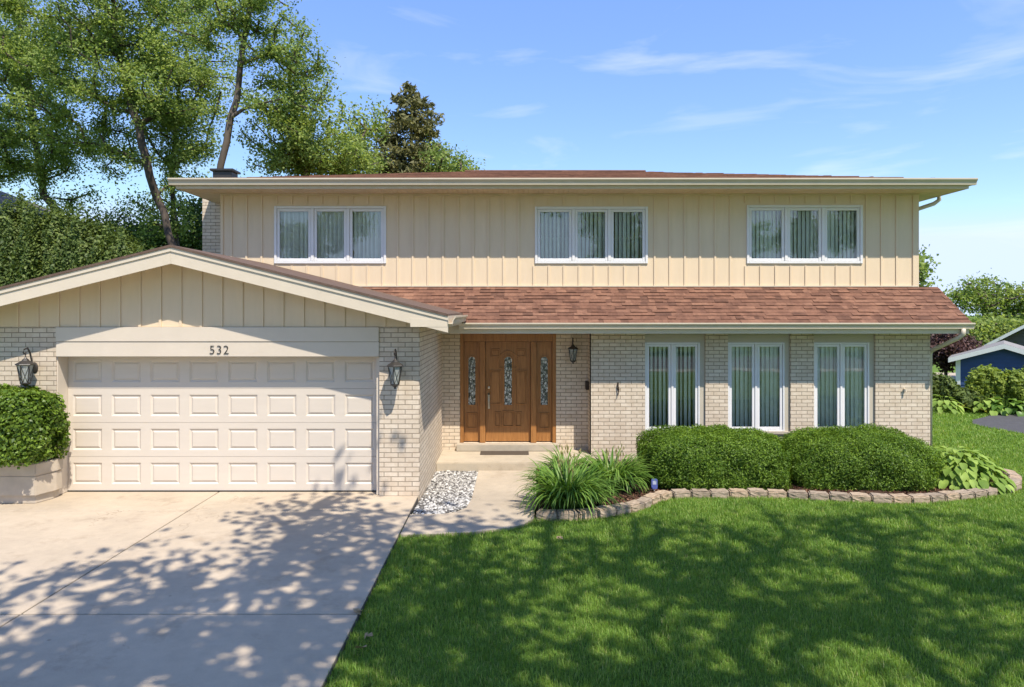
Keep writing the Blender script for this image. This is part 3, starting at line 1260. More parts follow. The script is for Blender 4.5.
# downspouts
m = MB()
m.tube([(UX1 + .05, 14.2, 5.30), (UX1 + .05, 14.2, 5.14), (UX1 - .06, 14.2, 5.06), (SX1 + .14, 14.2, 4.92), (SX1 + .06, 14.2, 4.84), (SX1 + .055, 14.2, 3.25)], .042, 8)
m.build('downspout', 'gutter', house, smooth_=True)
m = MB()
m.tube([(PX1 - .16, PY0, 2.50), (PX1 - .16, PY0 + .01, 2.40), (PX1 - .20, PY0 + .06, 2.33), (8.27, YB - .12, 2.13), (8.235, YB + .04, 2.06), (8.235, YB + .10, 1.98), (8.235, YB + .10, -.1)],
       .042, 8)
m.build('downspout', 'gutter', house, smooth_=True)

# ---- chimney on the left wall
m = MB().box(-6.80, -5.90, 15.0, 16.3, -.1, 5.55)
ch = m.build('chimney', 'brick', house)
m = MB().box(-6.64, -6.22, 15.15, 15.5, 5.55, 5.93)
m.box(-6.69, -6.17, 15.1, 15.55, 5.935, 5.985)
m.build('cap', 'black', ch, bevel=.008)

# ---- small fittings on the front
MB().box(1.475, 1.543, YU - .20, YU - .02, 1.25, 1.42).build('letter_slot_box', 'bronze', house, bevel=.008)
for px, py in ((618, 389), (904, 390)):
    p = W(px, py, YB)
    m = MB()
    if px < 700:
        m.tube([(p.x - .01, YB + .002, p.z + .12), (p.x - .012, YB - .04, p.z + .10), (p.x + .01, YB - .05, p.z), (p.x - .004, YB - .03, p.z - .11), (p.x - .02, YB - .05, p.z - .13)], [.006, .009, .012, .010, .006], 6)
        m.box(p.x - .016, p.x + .012, YB - .012, YB + .001, p.z - .02, p.z + .13)
        m.build('hose_hook', 'bronze', house)
    else:
        m.tube([(p.x, YB + .002, p.z + .02), (p.x, YB - .05, p.z + .015), (p.x + .003, YB - .06, p.z - .035)], [.022, .024, .02], 8)
        m.box(p.x - .035, p.x + .035, YB - .05, YB - .035, p.z + .02, p.z + .035)
        m.build('spigot', 'gutter', house, bevel=.003)

# ------------------------------------------------------------------ porch, mat, gravel
tag(MB().box(GX1 + .004, 1.540, 12.65, YU - .002, -.30, .02).build('porch_step', 'porch', bevel=.015),
    'low concrete porch slab in front of the oak entry door', 'porch step')
m = MB().box(-.625, .33, 13.33, 13.64, .0202, .034)
mat_o = m.build('door_mat', 'mat', bevel=.004)
tag(mat_o, 'dark brown door mat on the porch slab below the front door', 'door mat')


# ------------------------------------------------------------------ lanterns
def lantern(x, y, zc, sc, label):
    root = thing('wall_lantern', (x, y, zc), label, 'wall lantern', 'black wall lanterns')
    X = lambda a, b, c: (x + a * sc, y + b * sc, zc + c * sc)
    out = -.19
    m = MB()
    # wall plate and scroll arm
    m.lathe([(.05, 0), (.052, .006), (.04, .016), (.015, .022)], (0, 0, 0), 14)
    m.v = [X(p[0], -p[2], p[1] * 1.6 + .03) for p in m.v]
    pts = [(0, 0, .04), (0, -.05, .05), (0, -.065, .14), (0, -.10, .26), (0, -.15, .325), (0, -.215, .31), (0, -.235, .275), (0, -.215, .245), (0, -.185, .25), (0, -.178, .275)]
    m.tube([X(*p) for p in pts], [.012 * sc] * 7 + [.010 * sc, .009 * sc, .008 * sc], 8)
    m.tube([X(0, out, .24), X(0, out, .16)], .008 * sc, 8)
    m.build('bracket', 'black', root, smooth_=True)
    c = X(0, out, 0)
    m = MB()
    S = lambda l: [(r * sc, z * sc) for r, z in l]
    m.lathe(S([(.118, .085), (.128, .094), (.122, .104), (.070, .135), (.045, .150), (.038, .165), (.022, .178), (.008, .20)]), c, 6, math.pi / 6)
    m.build('roof_cap', 'black', root)
    m = MB()
    for k in range(6):
        t0 = 2 * math.pi * k / 6 + math.pi / 6
        t1 = t0 + 2 * math.pi / 6
        rt, rb, zt, zb = .103, .062, .085, -.17
        P = lambda t, r, z: (c[0] + r * sc * math.cos(t), c[1] + r * sc * math.sin(t), c[2] + z * sc)
        m.tube([P(t0, rt, zt), P(t0, rb, zb)], .0055 * sc, 5)
        m.tube([P(t0, rt, zt), P(t1, rb, zb)], .0038 * sc, 5)
        m.tube([P(t1, rt, zt), P(t0, rb, zb)], .0038 * sc, 5)
    m.lathe(S([(.020, -.235), (.014, -.22), (.026, -.205), (.045, -.195), (.068, -.18), (.068, -.165), (.05, -.16)]), c, 6, math.pi / 6)
    m.build('cage', 'black', root)
    m = MB().lathe(S([(.058, -.162), (.098, .084)]), c, 6, math.pi / 6)
    m.build('glass', 'lantern_glass', root)
    MB().lathe(S([(.012, -.15), (.014, -.06), (.018, -.02), (.010, .03), (.003, .05)]), c, 8).build('candle_bulb', 'white', root)
    return root


lantern(-7.30, YG - .002, 1.93, 1.05, 'black scroll top wall lantern on the brick above the clipped planter shrub')
lantern(-1.755, YG - .002, 1.91, 1.05, 'black wall lantern on the brick pier right of the garage door')
lantern(1.22, YU - .002, 1.99, .92, 'black wall lantern on the entry wall right of the oak door')

# ------------------------------------------------------------------ garden bed
bed_back = [(8.3, 12.9), (8.2, 13.36), (1.55, 13.36), (1.55, 12.64), (.46, 12.64), (.43, 11.2), (.38, 10.2), (.33, 9.45)]


def inset(path, d):
    out = []
    for i, (x, y) in enumerate(path):
        a = path[max(0, i - 1)]
        b = path[min(len(path) - 1, i + 1)]
        tx, ty = b[0] - a[0], b[1] - a[1]
        l = math.hypot(tx, ty)
        out.append((x - ty / l * d, y + tx / l * d))
    return out


mid = inset(EDGE, .1)
BED = mid + bed_back


def inpoly(P, poly):
    x, y = P[:, 0], P[:, 1]
    r = np.zeros(len(P), bool)
    n = len(poly)
    for i in range(n):
        x0, y0 = poly[i]
        x1, y1 = poly[(i + 1) % n]
        c = (y0 > y) != (y1 > y)
        with np.errstate(divide='ignore', invalid='ignore'):
            xi = (x1 - x0) * (y - y0) / (y1 - y0 + 1e-12) + x0
        r ^= c & (x < xi)
    return r


def zbed(x, y):
    return float(zg(x, y)) + .055 + .03 * math.sin(x * 2.1) * math.sin(y * 1.7)


tag(sheet('mulch_bed', BED, zbed, .12, 'soil'), kind='structure')
rng = np.random.default_rng(4)
P = np.column_stack([rng.uniform(.3, 8.6, 60000), rng.uniform(9.3, 13.3, 60000)])
P = P[inpoly(P, BED)]
P = P[:26000]
Z = np.array([zbed(a, b) for a, b in P]) + rng.uniform(0, .022, len(P))
P3 = np.column_stack([P, Z])
nrm = rng.normal(0, .55, (len(P3), 3)) + np.array([0, 0, 1.0])
nrm /= np.linalg.norm(nrm, axis=1, keepdims=True)
V, Fc = leaf_quads(P3, nrm, .05, rng, .42, .6)
tag(np_mesh('mulch', V, Fc, 'mulch'), 'red brown wood mulch covering the garden bed', 'mulch', kind='stuff')

# gravel strip beside the garage wall
GR = [(-1.40, 9.62), (-1.0, 9.66), (-.84, 9.75), (-.69, 9.98), (-.635, 10.5), (-.63, 12.64), (-1.41, 12.64)]
tag(sheet('gravel_bed', GR, lambda x, y: zwalk(y) - .035, .1, 'soil'), kind='structure')
rng = np.random.default_rng(9)
P = np.column_stack([rng.uniform(-1.42, -.6, 9000), rng.uniform(9.6, 12.65, 9000)])
P = P[inpoly(P, GR)][:5200]
ico = bmesh.new()
bmesh.ops.create_icosphere(ico, subdivisions=1, radius=1)
iv = np.array([tuple(v.co) for v in ico.verts])
ico.verts.index_update()
fi = np.array([[v.index for v in f.verts] for f in ico.faces])
ico.free()
Vs, Fs = [], []
for i, (a, b) in enumerate(P):
    s = rng.uniform(.012, .03)
    q = iv * (1 + rng.normal(0, .16, (len(iv), 1))) * s * np.array([rng.uniform(.8, 1.3), rng.uniform(.8, 1.3), rng.uniform(.5, .8)])
    t = rng.uniform(0, 6.28)
    R = np.array([[math.cos(t), -math.sin(t), 0], [math.sin(t), math.cos(t), 0], [0, 0, 1]])
    Vs.append(q @ R.T + np.array([a, b, zwalk(b) - .03 + rng.uniform(0, .02)]))
    Fs.append(fi + i * len(iv))
tag(np_mesh('gravel', np.concatenate(Vs), np.concatenate(Fs), 'gravel'), 'white and grey stone gravel beside the garage side wall', 'gravel', kind='stuff')

# edging blocks
dense = []
for a, b in zip(EDGE, EDGE[1:]):
    n = 24
    for k in range(n):
        dense.append((a[0] + (b[0] - a[0]) * k / n, a[1] + (b[1] - a[1]) * k / n))
dense = np.array(dense)
# smooth the line a little
for _ in range(12):
    dense[1:-1] = (dense[:-2] + 2 * dense[1:-1] + dense[2:]) / 4
cum = np.concatenate([[0], np.cumsum(np.linalg.norm(np.diff(dense, axis=0), axis=1))])
BL = .30
blk_meshes = []
for k in range(5):
    rng_ = random.Random(50 + k)
    bm = bmesh.new()
    bmesh.ops.create_cube(bm, size=1)
    for v in bm.verts:
        v.co.x *= .292
        v.co.y *= .19 * (1.0 if v.co.y < 0 else .95)
        v.co.z *= .135
        if v.co.y > 0:
            v.co.x *= .93
    bmesh.ops.bevel(bm, geom=bm.edges[:], offset=.018, segments=2, affect='EDGES')
    bmesh.ops.subdivide_edges(bm, edges=[e for e in bm.edges if e.calc_length() > .06], cuts=3, use_grid_fill=True)
    for v in bm.verts:
        v.co += Vector((rng_.gauss(0, .002), rng_.gauss(0, .0035), rng_.gauss(0, .0025)))
    me = bpy.data.meshes.new('edging_block')
    bm.to_mesh(me)
    bm.free()
    me.materials.append(MT['block'])
    blk_meshes.append(me)
s = BL / 2
i = 0
BLK = 'grey brown tumbled concrete block in the low curved border between mulch bed and lawn'
while s < cum[-1]:
    x = np.interp(s, cum, dense[:, 0])
    y = np.interp(s, cum, dense[:, 1])
    x2, y2 = np.interp(s + .05, cum, dense[:, 0]), np.interp(s + .05, cum, dense[:, 1])
    a = math.atan2(y2 - y, x2 - x)
    nx, nyy = -math.sin(a), math.cos(a)
    o = bpy.data.objects.new('edging_block', blk_meshes[i % 5])
    COL.objects.link(o)
    o.location = (x + nx * .09, y + nyy * .09, float(zg(x, y)) + .055 + random.uniform(-.006, .006))
    o.rotation_euler = (random.gauss(0, .02), random.gauss(0, .02), a + random.gauss(0, .035))
    tag(o, BLK, 'edging block', 'edging blocks round the garden bed')
    i += 1
    s += BL


# ------------------------------------------------------------------ shrubs
def lump(th, ph, seed):
    return (math.sin(3 * th + seed) * math.cos(2 * ph + seed * 2) + .6 * math.sin(5 * th - seed * 3 + 2 * ph) + .4 * math.sin(9 * th + 4 * ph + seed))


def shrub_shell(n, c, r, pw, rng, seed, amp=.05, flat_bottom=True, depth=.16):
    """points and outward normals on a lumpy rounded box"""
    d = rand_unit(int(n * 1.6), rng)
    d = d[d[:, 2] > -.62][:n]
    r = np.array(r)
    k = (np.sum(np.abs(d) ** pw, axis=1)) ** (-1 / pw)
    th = np.arctan2(d[:, 1], d[:, 0])
    ph = np.arcsin(np.clip(d[:, 2], -1, 1))
    lm = np.sin(3 * th + seed) * np.cos(2 * ph + 2 * seed) + .6 * np.sin(5 * th - 3 * seed + 2 * ph) + .5 * np.sin(9 * th + 6 * ph + seed) + .4 * np.sin(14 * th - 9 * ph)
    k = k * (1 + amp * lm)
    P = d * k[:, None] * r
    g = np.sign(P) * np.abs(P / r) ** (pw - 1) / r
    g /= np.linalg.norm(g, axis=1, keepdims=True)
    inn = 1 - np.abs(rng.normal(0, depth, len(P)))
    return P * inn[:, None] + np.array(c), g, d, k


def shrub(name, label, cat, base, c, r, pw, n, leaf, mat, seed, aspect=.5, amp=.05, core=.80, depth=.10, group=None, twig=True):
    rng = np.random.default_rng(seed)
    root = thing(name, base, label, cat, group)
    P, g, d, k = shrub_shell(n, c, r, pw, rng, seed, amp, depth=depth)
    P = P + rng.normal(0, .012, P.shape)
    if 'yew' in name or 'planter' in name:
        cs = P[rng.integers(0, len(P), 70)]
        for c_ in cs:                                  # small hollows and stray shoots
            dd = np.linalg.norm(P - c_, axis=1)
            sgn = -1 if rng.uniform() < .72 else .5
            P = P + g * (sgn * .085 * np.exp(-(dd / (.085 if sgn < 0 else .035)) ** 2))[:, None]
    ok = P[:, 2] > base[2] - .01
    P, g = P[ok], g[ok]
    nn = g * .9 + rng.normal(0, .6, g.shape) + np.array([0, 0, .25])
    nn /= np.linalg.norm(nn, axis=1, keepdims=True)
    V, Fc = leaf_quads(P, nn, leaf, rng, aspect, .4)
    np_mesh('foliage', V, Fc, mat, root)
    # woody inside: stems fanning out
    m = MB()
    for q in range(26):
        e = P[rng.integers(len(P))]
        b = Vector((c[0] + (e[0] - c[0]) * .25, c[1] + (e[1] - c[1]) * .25, base[2] - .02))
        t = Vector(e) * .9 + Vector(c) * .1
        mid_ = b.lerp(t, .5) + Vector((0, 0, .06))
        m.tube([b, mid_, t], [.018, .012, .006], 5)
    m.build('stem', 'bark_dark', root, recalc=False)
    # inner leaf mass, deeper and sparser, keeps it opaque
    P2, g2, _, _ = shrub_shell(int(n * .35), c, tuple(v * core for v in r), pw, rng, seed, amp, depth=.2)
    P2 = P2[P2[:, 2] > base[2] + .02]
    nn = rand_unit(len(P2), rng)
    V, Fc = leaf_quads(P2, nn, leaf * 1.9, rng, .8, .3)
    np_mesh('inner_foliage', V, Fc, mat, root)
    return root


def gz_(x, y):
    return zbed(x, y)


shrub('yew_shrub', 'clipped boxy yew shrub under the left ground floor window next to the daylilies', 'shrub',
      (3.42, 11.75, gz_(3.42, 11.75)), (3.42, 11.75, .26), (1.20, .86, .52), 4.0, 85000, .039, 'yew', 61, .34, .055, group='clipped yew shrubs')
shrub('yew_shrub', 'broad domed yew shrub beside the hosta, right one of the two clipped yews', 'shrub',
      (5.95, 11.85, gz_(5.95, 11.85)), (5.95, 11.85, .18), (1.30, .96, .60), 2.8, 85000, .039, 'yew', 62, .34, .055, group='clipped yew shrubs')
shrub('planter_shrub', 'bright green clipped shrub growing in the stone planter left of the garage door', 'shrub',
      (-7.75, 10.1, .55), (-7.78, 10.08, 1.09), (1.04, .47, .60), 4.5, 26000, .058, 'euonymus', 63, .62, .03, core=.84, depth=.1)

# planter, two tiers with a chamfered corner
root = thing('planter', (-7.75, 10.2, 0), 'tan stone block planter with stacked courses in front of the left garage pier', 'planter')


def planter_loop(o):
    return [(-8.9 - o, 9.99 - o), (-6.97 + o * .6, 9.99 - o), (-6.87 + o, 10.30), (-6.87 + o, 10.44), (-8.9 - o, 10.44)]


MB().ext_z(planter_loop(-.05), 0.001, .12).build('base', 'planter', root, bevel=.008)
MB().ext_z(planter_loop(0), .121, .415).build('lower_course', 'planter', root, bevel=.012)
MB().ext_z(planter_loop(.018), .42, .60).build('upper_course', 'planter', root, bevel=.012)
MB().ext_z(planter_loop(-.08), .601, .61).build('soil', 'soil', root)


# daylilies
def blades_np(base, n, L, rng, width=.018, spread=.12, lean=(.25, 1.0), segs=7, droop=1.0):
    Vs, Fs = [], []
    off = 0
    for i in range(n):
        a = rng.uniform(0, 2 * math.pi)
        rr = spread * math.sqrt(rng.uniform(0, 1))
        b = np.array([base[0] + rr * math.cos(a), base[1] + rr * math.sin(a), base[2]])
        a2 = a + rng.normal(0, .5)
        l = L * rng.uniform(.65, 1.1)
        th = rng.uniform(*lean) * .55
        cur = rng.uniform(.5, 1.35) * droop
        d = np.array([math.cos(a2), math.sin(a2), 0])
        sd = np.array([-d[1], d[0], 0])
        p = b.copy()
        w = width * rng.uniform(.7, 1.2)
        for k in range(segs + 1):
            t = k / segs
            ww = w * (1 - t) ** .6 * (.75 + .25 * min(1, t * 6)) + .0015
            up = np.array([0, 0, 1.0])
            Vs += [p - sd * ww / 2, p + up * -.15 * ww + d * .1 * ww, p + sd * ww / 2]
            ang = th + cur * 1.5 * t ** 1.5
            p = p + (d * math.sin(ang) + up * math.cos(ang)) * l / segs
            if k < segs:
                o = off + 3 * k
                Fs += [(o, o + 1, o + 4, o + 3), (o + 1, o + 2, o + 5, o + 4)]
        off += 3 * (segs + 1)
    return np.array(Vs), np.array(Fs)


def daylily(x, y, r, Lf, n, seed, label):
    rng = np.random.default_rng(seed)
    z = gz_(x, y)
    root = thing('daylily', (x, y, z), label, 'daylily', 'daylilies by the walkway')
    V, Fc = blades_np((x, y, z), n, Lf, rng, .046, r, lean=(.1, 1.25), droop=1.55)
    np_mesh('leaves', V, Fc, 'lily', root)
    m = MB()
    Vb, Fb = [], []
    for k in range(6):
        a, rr = rng.uniform(0, 6.28), r * rng.uniform(0, .9)
        p = Vector((x + rr * math.cos(a), y + rr * math.sin(a), z))
        q = p + Vector((rng.normal(0, .08), rng.normal(0, .08), Lf * rng.uniform(.7, .85)))
        m.tube([p, p.lerp(q, .5) + Vector((rng.normal(0, .01), 0, 0)), q], .004, 5)
        for s_ in range(3):
            c = q + Vector((rng.normal(0, .03), rng.normal(0, .03), rng.uniform(-.03, .04)))
            m.lathe([(.002, -.035), (.008, -.01), (.010, .01), (.003, .035)], c, 6)
    m.build('flower_stem', 'lily_bud', root)
    return root


daylily(.83, 9.98, .25, .88, 560, 71, 'larger daylily clump with arching leaves nearest the walkway')
daylily(1.62, 11.05, .19, .82, 460, 72, 'smaller daylily clump between the larger daylily and the boxy yew')
daylily(.95, 11.5, .16, .75, 150, 73, 'daylily clump with pale buds at the back next to the porch slab')


# hosta
def hosta(x, y, R, n, seed, label, hgt=.42, leafL=.26, mat='hosta', name='hosta', group=None):
    rng = np.random.default_rng(seed)
    z = float(zg(x, y)) + .03
    root = thing(name, (x, y, z), label, name, group)
    Vs, Fs, off = [], [], 0
    m = MB()
    for i in range(n):
        u = math.sqrt((i + .5) / n)
        a = i * 2.39996 + rng.normal(0, .2)
        rr = R * u * rng.uniform(.85, 1.1)
        d = np.array([math.cos(a), math.sin(a), 0])
        sd = np.array([-d[1], d[0], 0])
        hz = hgt * (1 - u ** 2 * .78) * rng.uniform(.85, 1.1)
        p = np.array([x, y, z]) + d * rr * .72 + np.array([0, 0, hz])
        m.tube([(x + d[0] * .05, y + d[1] * .05, z), tuple(np.array([x, y, z]) + d * rr * .4 + np.array([0, 0, hz * .75])), tuple(p)], .006, 4)
        L = leafL * rng.uniform(.75, 1.15)
        w = L * rng.uniform(.55, .7)
        tilt = .12 - .62 * u + rng.normal(0, .26)
        segs = 6
        for k in range(segs + 1):
            t = k / segs
            ww = w * .5 * (math.sin(math.pi * min(1, t * .93 + .07)) ** .75) * (1.15 - .35 * t)
            if k == segs: ww = .002
            ang = tilt - .9 * (t - .2)
            p = p + (d * math.cos(ang) + np.array([0, 0, math.sin(ang)])) * L / segs
            e = np.array([0, 0, .28 * ww])
            Vs += [p - sd * ww + e, p - sd * ww * .5 + e * .2, p, p + sd * ww * .5 + e * .2, p + sd * ww + e]
            if k < segs:
                for q in range(4):
                    o = off + 5 * k + q
                    Fs.append((o, o + 1, o + 6, o + 5))
        off += 5 * (segs + 1)
    np_mesh('leaves', np.array(Vs), np.array(Fs), mat, root, True)
    m.build('stalk', mat, root, recalc=False)
    return root


hosta(7.62, 11.7, .98, 330, 81, 'pale green hosta with broad leaves at the right end of the mulch bed', .56, .20)

# small blue marker in the mulch
p = gpt(655, 497)
root = thing('garden_marker', (p[0], p[1] + .05, zbed(*p)), 'small blue sign on a stake at the edge of the mulch bed', 'garden marker')
zc = zbed(*p)
m = MB()
o8 = [(-.05, -.07), (-.038, -.082), (.038, -.082), (.05, -.07), (.05, .07), (.038, .082), (-.038, .082), (-.05, .07)]
m.prism([(p[0] + a, p[1] + .04, zc + .13 + b) for a, b in o8], [(p[0] + a, p[1] + .052, zc + .13 + b) for a, b in o8])
m.build('plate', 'blue', root, bevel=.003)
o8 = [(a * .55, b * .34) for a, b in o8]
MB().prism([(p[0] + a, p[1] + .037, zc + .15 + b) for a, b in o8], [(p[0] + a, p[1] + .041, zc + .15 + b) for a, b in o8]).build('emblem', plain('pale_blue', (.42, .46, .62), .5), root)
MB().box(p[0] - .008, p[0] + .008, p[1] + .053, p[1] + .062, zc - .03, zc + .2).build('stake', 'white', root)

# fallen leaves
for k, (px, py) in enumerate(((558, 543), (360, 655), (366, 643), (357, 618))):
    x, y = gpt(px, py)
    rng = np.random.default_rng(90 + k)
    Pq = np.array([[x, y, float(zg(x, y)) + .062], [x + .03, y + .01, float(zg(x, y)) + .064]])
    nn = rng.normal(0, .4, (2, 3)) + np.array([0, 0, 1])
    nn /= np.linalg.norm(nn, axis=1, keepdims=True)
    V, Fc = leaf_quads(Pq, nn, .09, rng, .7)
    o = np_mesh('fallen_leaf', V, Fc, 'dry_leaf')
    lab = ['dry curled leaf lying on the lawn in front of the bed border, off by itself',
           'dry tan leaf on the lawn nearest the bottom of the photo',
           'dry tan leaf on the lawn beside the driveway edge, middle of three',
           'dry tan leaf on the lawn beside the driveway edge, farthest of three'][k]
    tag(o, lab, 'leaf', 'fallen leaves on the lawn')

# ------------------------------------------------------------------ lawn grass
rng = np.random.default_rng(21)


def grass_zone(x0, x1, y0, y1, dens, h, w):
    n = int((x1 - x0) * (y1 - y0) * dens)
    P = np.column_stack([rng.uniform(x0, x1, n), rng.uniform(y0, y1, n)])
    return P, np.full(n, h), np.full(n, w)


zones = [grass_zone(-1.45, 7.2, 4.6, 7.2, 5200, .058, .0052), grass_zone(-1.45, 9.4, 7.2, 10.9, 3900, .06, .0068),
         grass_zone(7.0, 13.0, 10.6, 14.5, 1800, .06, .010), grass_zone(8.4, 17.0, 14.5, 21.0, 900, .065, .015)]
P = np.concatenate([z[0] for z in zones])
hh = np.concatenate([z[1] for z in zones])
ww = np.concatenate([z[2] for z in zones])
OUT = EDGE + bed_back
ND = [(13.3, 19.2), (12.6, 18.7), (12.2, 18.1), (12.15, 17.5), (12.4, 16.7), (13.4, 15.7), (16, 14.2), (24, 13.0), (40, 12.5), (40, 19), (24, 19.6), (14, 19.8)]
keep = ~inpoly(P, OUT) & ~inpoly(P, WALK) & ~((P[:, 1] > 9.5) & (P[:, 0] < .4)) & ~((P[:, 1] > 11.2) & (P[:, 0] < 8.25)) & ~inpoly(P, ND)
keep &= P[:, 0] > DX + .012 * np.sin(P[:, 1] * 9.1) + .016 * np.sin(P[:, 1] * 23.0 + 1) - .004
keep &= np.abs(P[:, 0]) < .80 * P[:, 1] + 1.0
P, hh, ww = P[keep], hh[keep], ww[keep]
# mown clumps: height varies softly
pat = np.sin(P[:, 0] * 3.1 + 1.3 * np.sin(P[:, 1] * 2.3)) * np.sin(P[:, 1] * 2.7 + np.sin(P[:, 0] * 1.9))
n = len(P)
h = hh * (1 + .18 * pat) * rng.uniform(.55, 1.25, n)
a = rng.uniform(0, 2 * np.pi, n)
d = np.column_stack([np.cos(a), np.sin(a), np.zeros(n)])
sd = np.column_stack([-np.sin(a), np.cos(a), np.zeros(n)])
ln = np.abs(rng.normal(0, .45, n)) + .1
b = np.column_stack([P, zg(P[:, 0], P[:, 1]) - .004])
up = np.array([0, 0, 1.0])
m1 = b + up * (h * .55)[:, None] + d * (h * .25 * ln)[:, None]
tip = b + up * (h * np.clip(1 - .25 * ln, .3, 1))[:, None] + d * (h * .95 * ln)[:, None]
w2 = (ww * rng.uniform(.7, 1.2, n) / 2)[:, None]
V = np.stack([b - sd * w2, b + sd * w2, m1 + sd * w2 * .8, m1 - sd * w2 * .8, tip], 1).reshape(-1, 3)
i0 = (np.arange(n) * 5)[:, None]
Fc = np.concatenate([i0 + np.array([[0, 1, 2]]), i0 + np.array([[0, 2, 3]]), i0 + np.array([[3, 2, 4]])], 1).reshape(-1, 3)
tag(np_mesh('grass', V, Fc, 'grass'), 'mown green grass of the front and side lawn', 'grass', kind='stuff')
print('grass blades', n)

# ------------------------------------------------------------------ trees
def tr(name, label, D, trunk_px, ells_px, n_att, lp, leaf, spread, mat, tr_r, seed, **kw):
    trunk = T(D, *trunk_px)
    base = trunk[0]
    return tree(name, label, 'tree', base, trunk, [E(*e) for e in ells_px], n_att, lp, leaf, spread, mat, tr_r, seed, **kw)


def gy(px, D):
    x = (px - CX) * D / F
    return HY + F * (H - float(zg(x, D))) / D


tr('maple_tree', 'tall silver maple with a leaning dark trunk rising behind the garage gable', 24.0,
   [(180, gy(180, 24)), (177, 262), (170, 232), (157, 195), (146, 160, -.5), (138, 125, -.6), (126, 85, .3), (116, 40, .6), (112, -10)],
   [(105, 60, 24.6, 86, 66, 2.4), (178, 75, 24.6, 42, 72, 2.2), (55, 45, 24.8, 60, 56, 2.4), (140, 60, 23.8, 40, 50, 1.6), (125, -15, 24.6, 90, 50, 3.0), (188, 150, 25.2, 26, 34, 1.4), (92, 132, 25.2, 50, 30, 1.8)],
   400, 175, .10, .26, 'maple', .135, 101, bark='bark_dark', mind=1.15, upn=.9, clus=5, csig=.5)
tr('maple_tree', 'second upright maple trunk just left of the chimney, partly behind the leaning trunk', 25.5,
   [(178, gy(178, 25.5)), (176, 250), (173, 205), (172, 165), (176, 120), (180, 80)],
   [(176, 130, 25.5, 30, 40, 1.5), (196, 90, 25.5, 20, 40, 1.4), (160, 215, 25.5, 26, 22, 1.3)],
   60, 180, .10, .30, 'maple', .10, 108, bark='bark_dark', mind=.7)
tr('maple_tree', 'spreading maple at the left edge with bare lower limbs above the hedge', 27.0,
   [(90, gy(90, 27)), (84, 240), (62, 218), (44, 195), (38, 160), (32, 120), (28, 70)],
   [(25, 125, 27, 60, 40, 2.6), (-15, 70, 27, 70, 70, 3.0), (66, 160, 27, 32, 22, 1.6), (0, 172, 26.5, 36, 20, 1.6), (100, 212, 27, 26, 10, 1.2)],
   210, 190, .105, .28, 'maple2', .15, 102, bark='bark_dark', mind=1.1, upn=.9, clus=5, csig=.5)
tr('ash_tree', 'slender tall tree with a pale trunk and open crown rising behind the chimney', 21.5,
   [(206, gy(206, 21.5)), (214, 215), (222, 165), (231, 118), (238, 85), (243, 45), (252, 0), (258, -40)],
   [(268, 30, 21.5, 44, 46, 1.8), (215, 14, 21.5, 30, 34, 1.4), (300, 70, 21.5, 26, 32, 1.2), (270, -34, 21.5, 60, 34, 2.0), (322, 92, 21.5, 16, 14, .8), (240, 20, 21.5, 24, 40, 1.2), (300, 120, 21.5, 26, 22, 1.0)],
   150, 105, .095, .20, 'maple2', .105, 103, bark='bark', mind=.8, upn=.9, clus=5, csig=.32)
tr('maple_tree', 'low bushy maple crown showing over the roof between chimney and spruce', 22.5,
   [(300, gy(300, 22.5)), (302, 230), (304, 190), (306, 165), (300, 130)],
   [(288, 140, 22.5, 30, 34, 1.6), (326, 155, 22.5, 40, 22, 1.6), (292, 105, 22.5, 22, 26, 1.2)],
   150, 110, .095, .20, 'maple', .09, 104, mind=.65, clus=5, csig=.3)
tr('ash_tree', 'sparse tree of upright pointed shoots left of the spruce', 24.0,
   [(338, gy(338, 24)), (340, 210), (344, 178), (350, 150)],
   [(355, 130, 24, 30, 26, 1.2), (374, 118, 24, 14, 20, 1.0), (350, 160, 24, 34, 20, 1.5)],
   44, 95, .11, .16, 'maple', .07, 105, mind=.4, flat=1.6)
tr('ash_tree', 'small treetop peeping over the roof right of the spruce', 28.0,
   [(455, gy(455, 28)), (455, 220), (456, 180)],
   [(456, 172, 28, 22, 14, 1.5), (440, 160, 28, 12, 14, 1.2)], 26, 110, .12, .26, 'maple', .1, 106, mind=.4)
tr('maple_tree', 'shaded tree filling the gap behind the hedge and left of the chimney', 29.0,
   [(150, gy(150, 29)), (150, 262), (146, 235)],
   [(150, 240, 29, 40, 22, 2.0), (202, 228, 29, 20, 40, 1.6), (110, 246, 29, 30, 16, 2)], 90, 150, .14, .36, 'dark_leaf', .12, 107, bark='bark_dark', mind=.5)


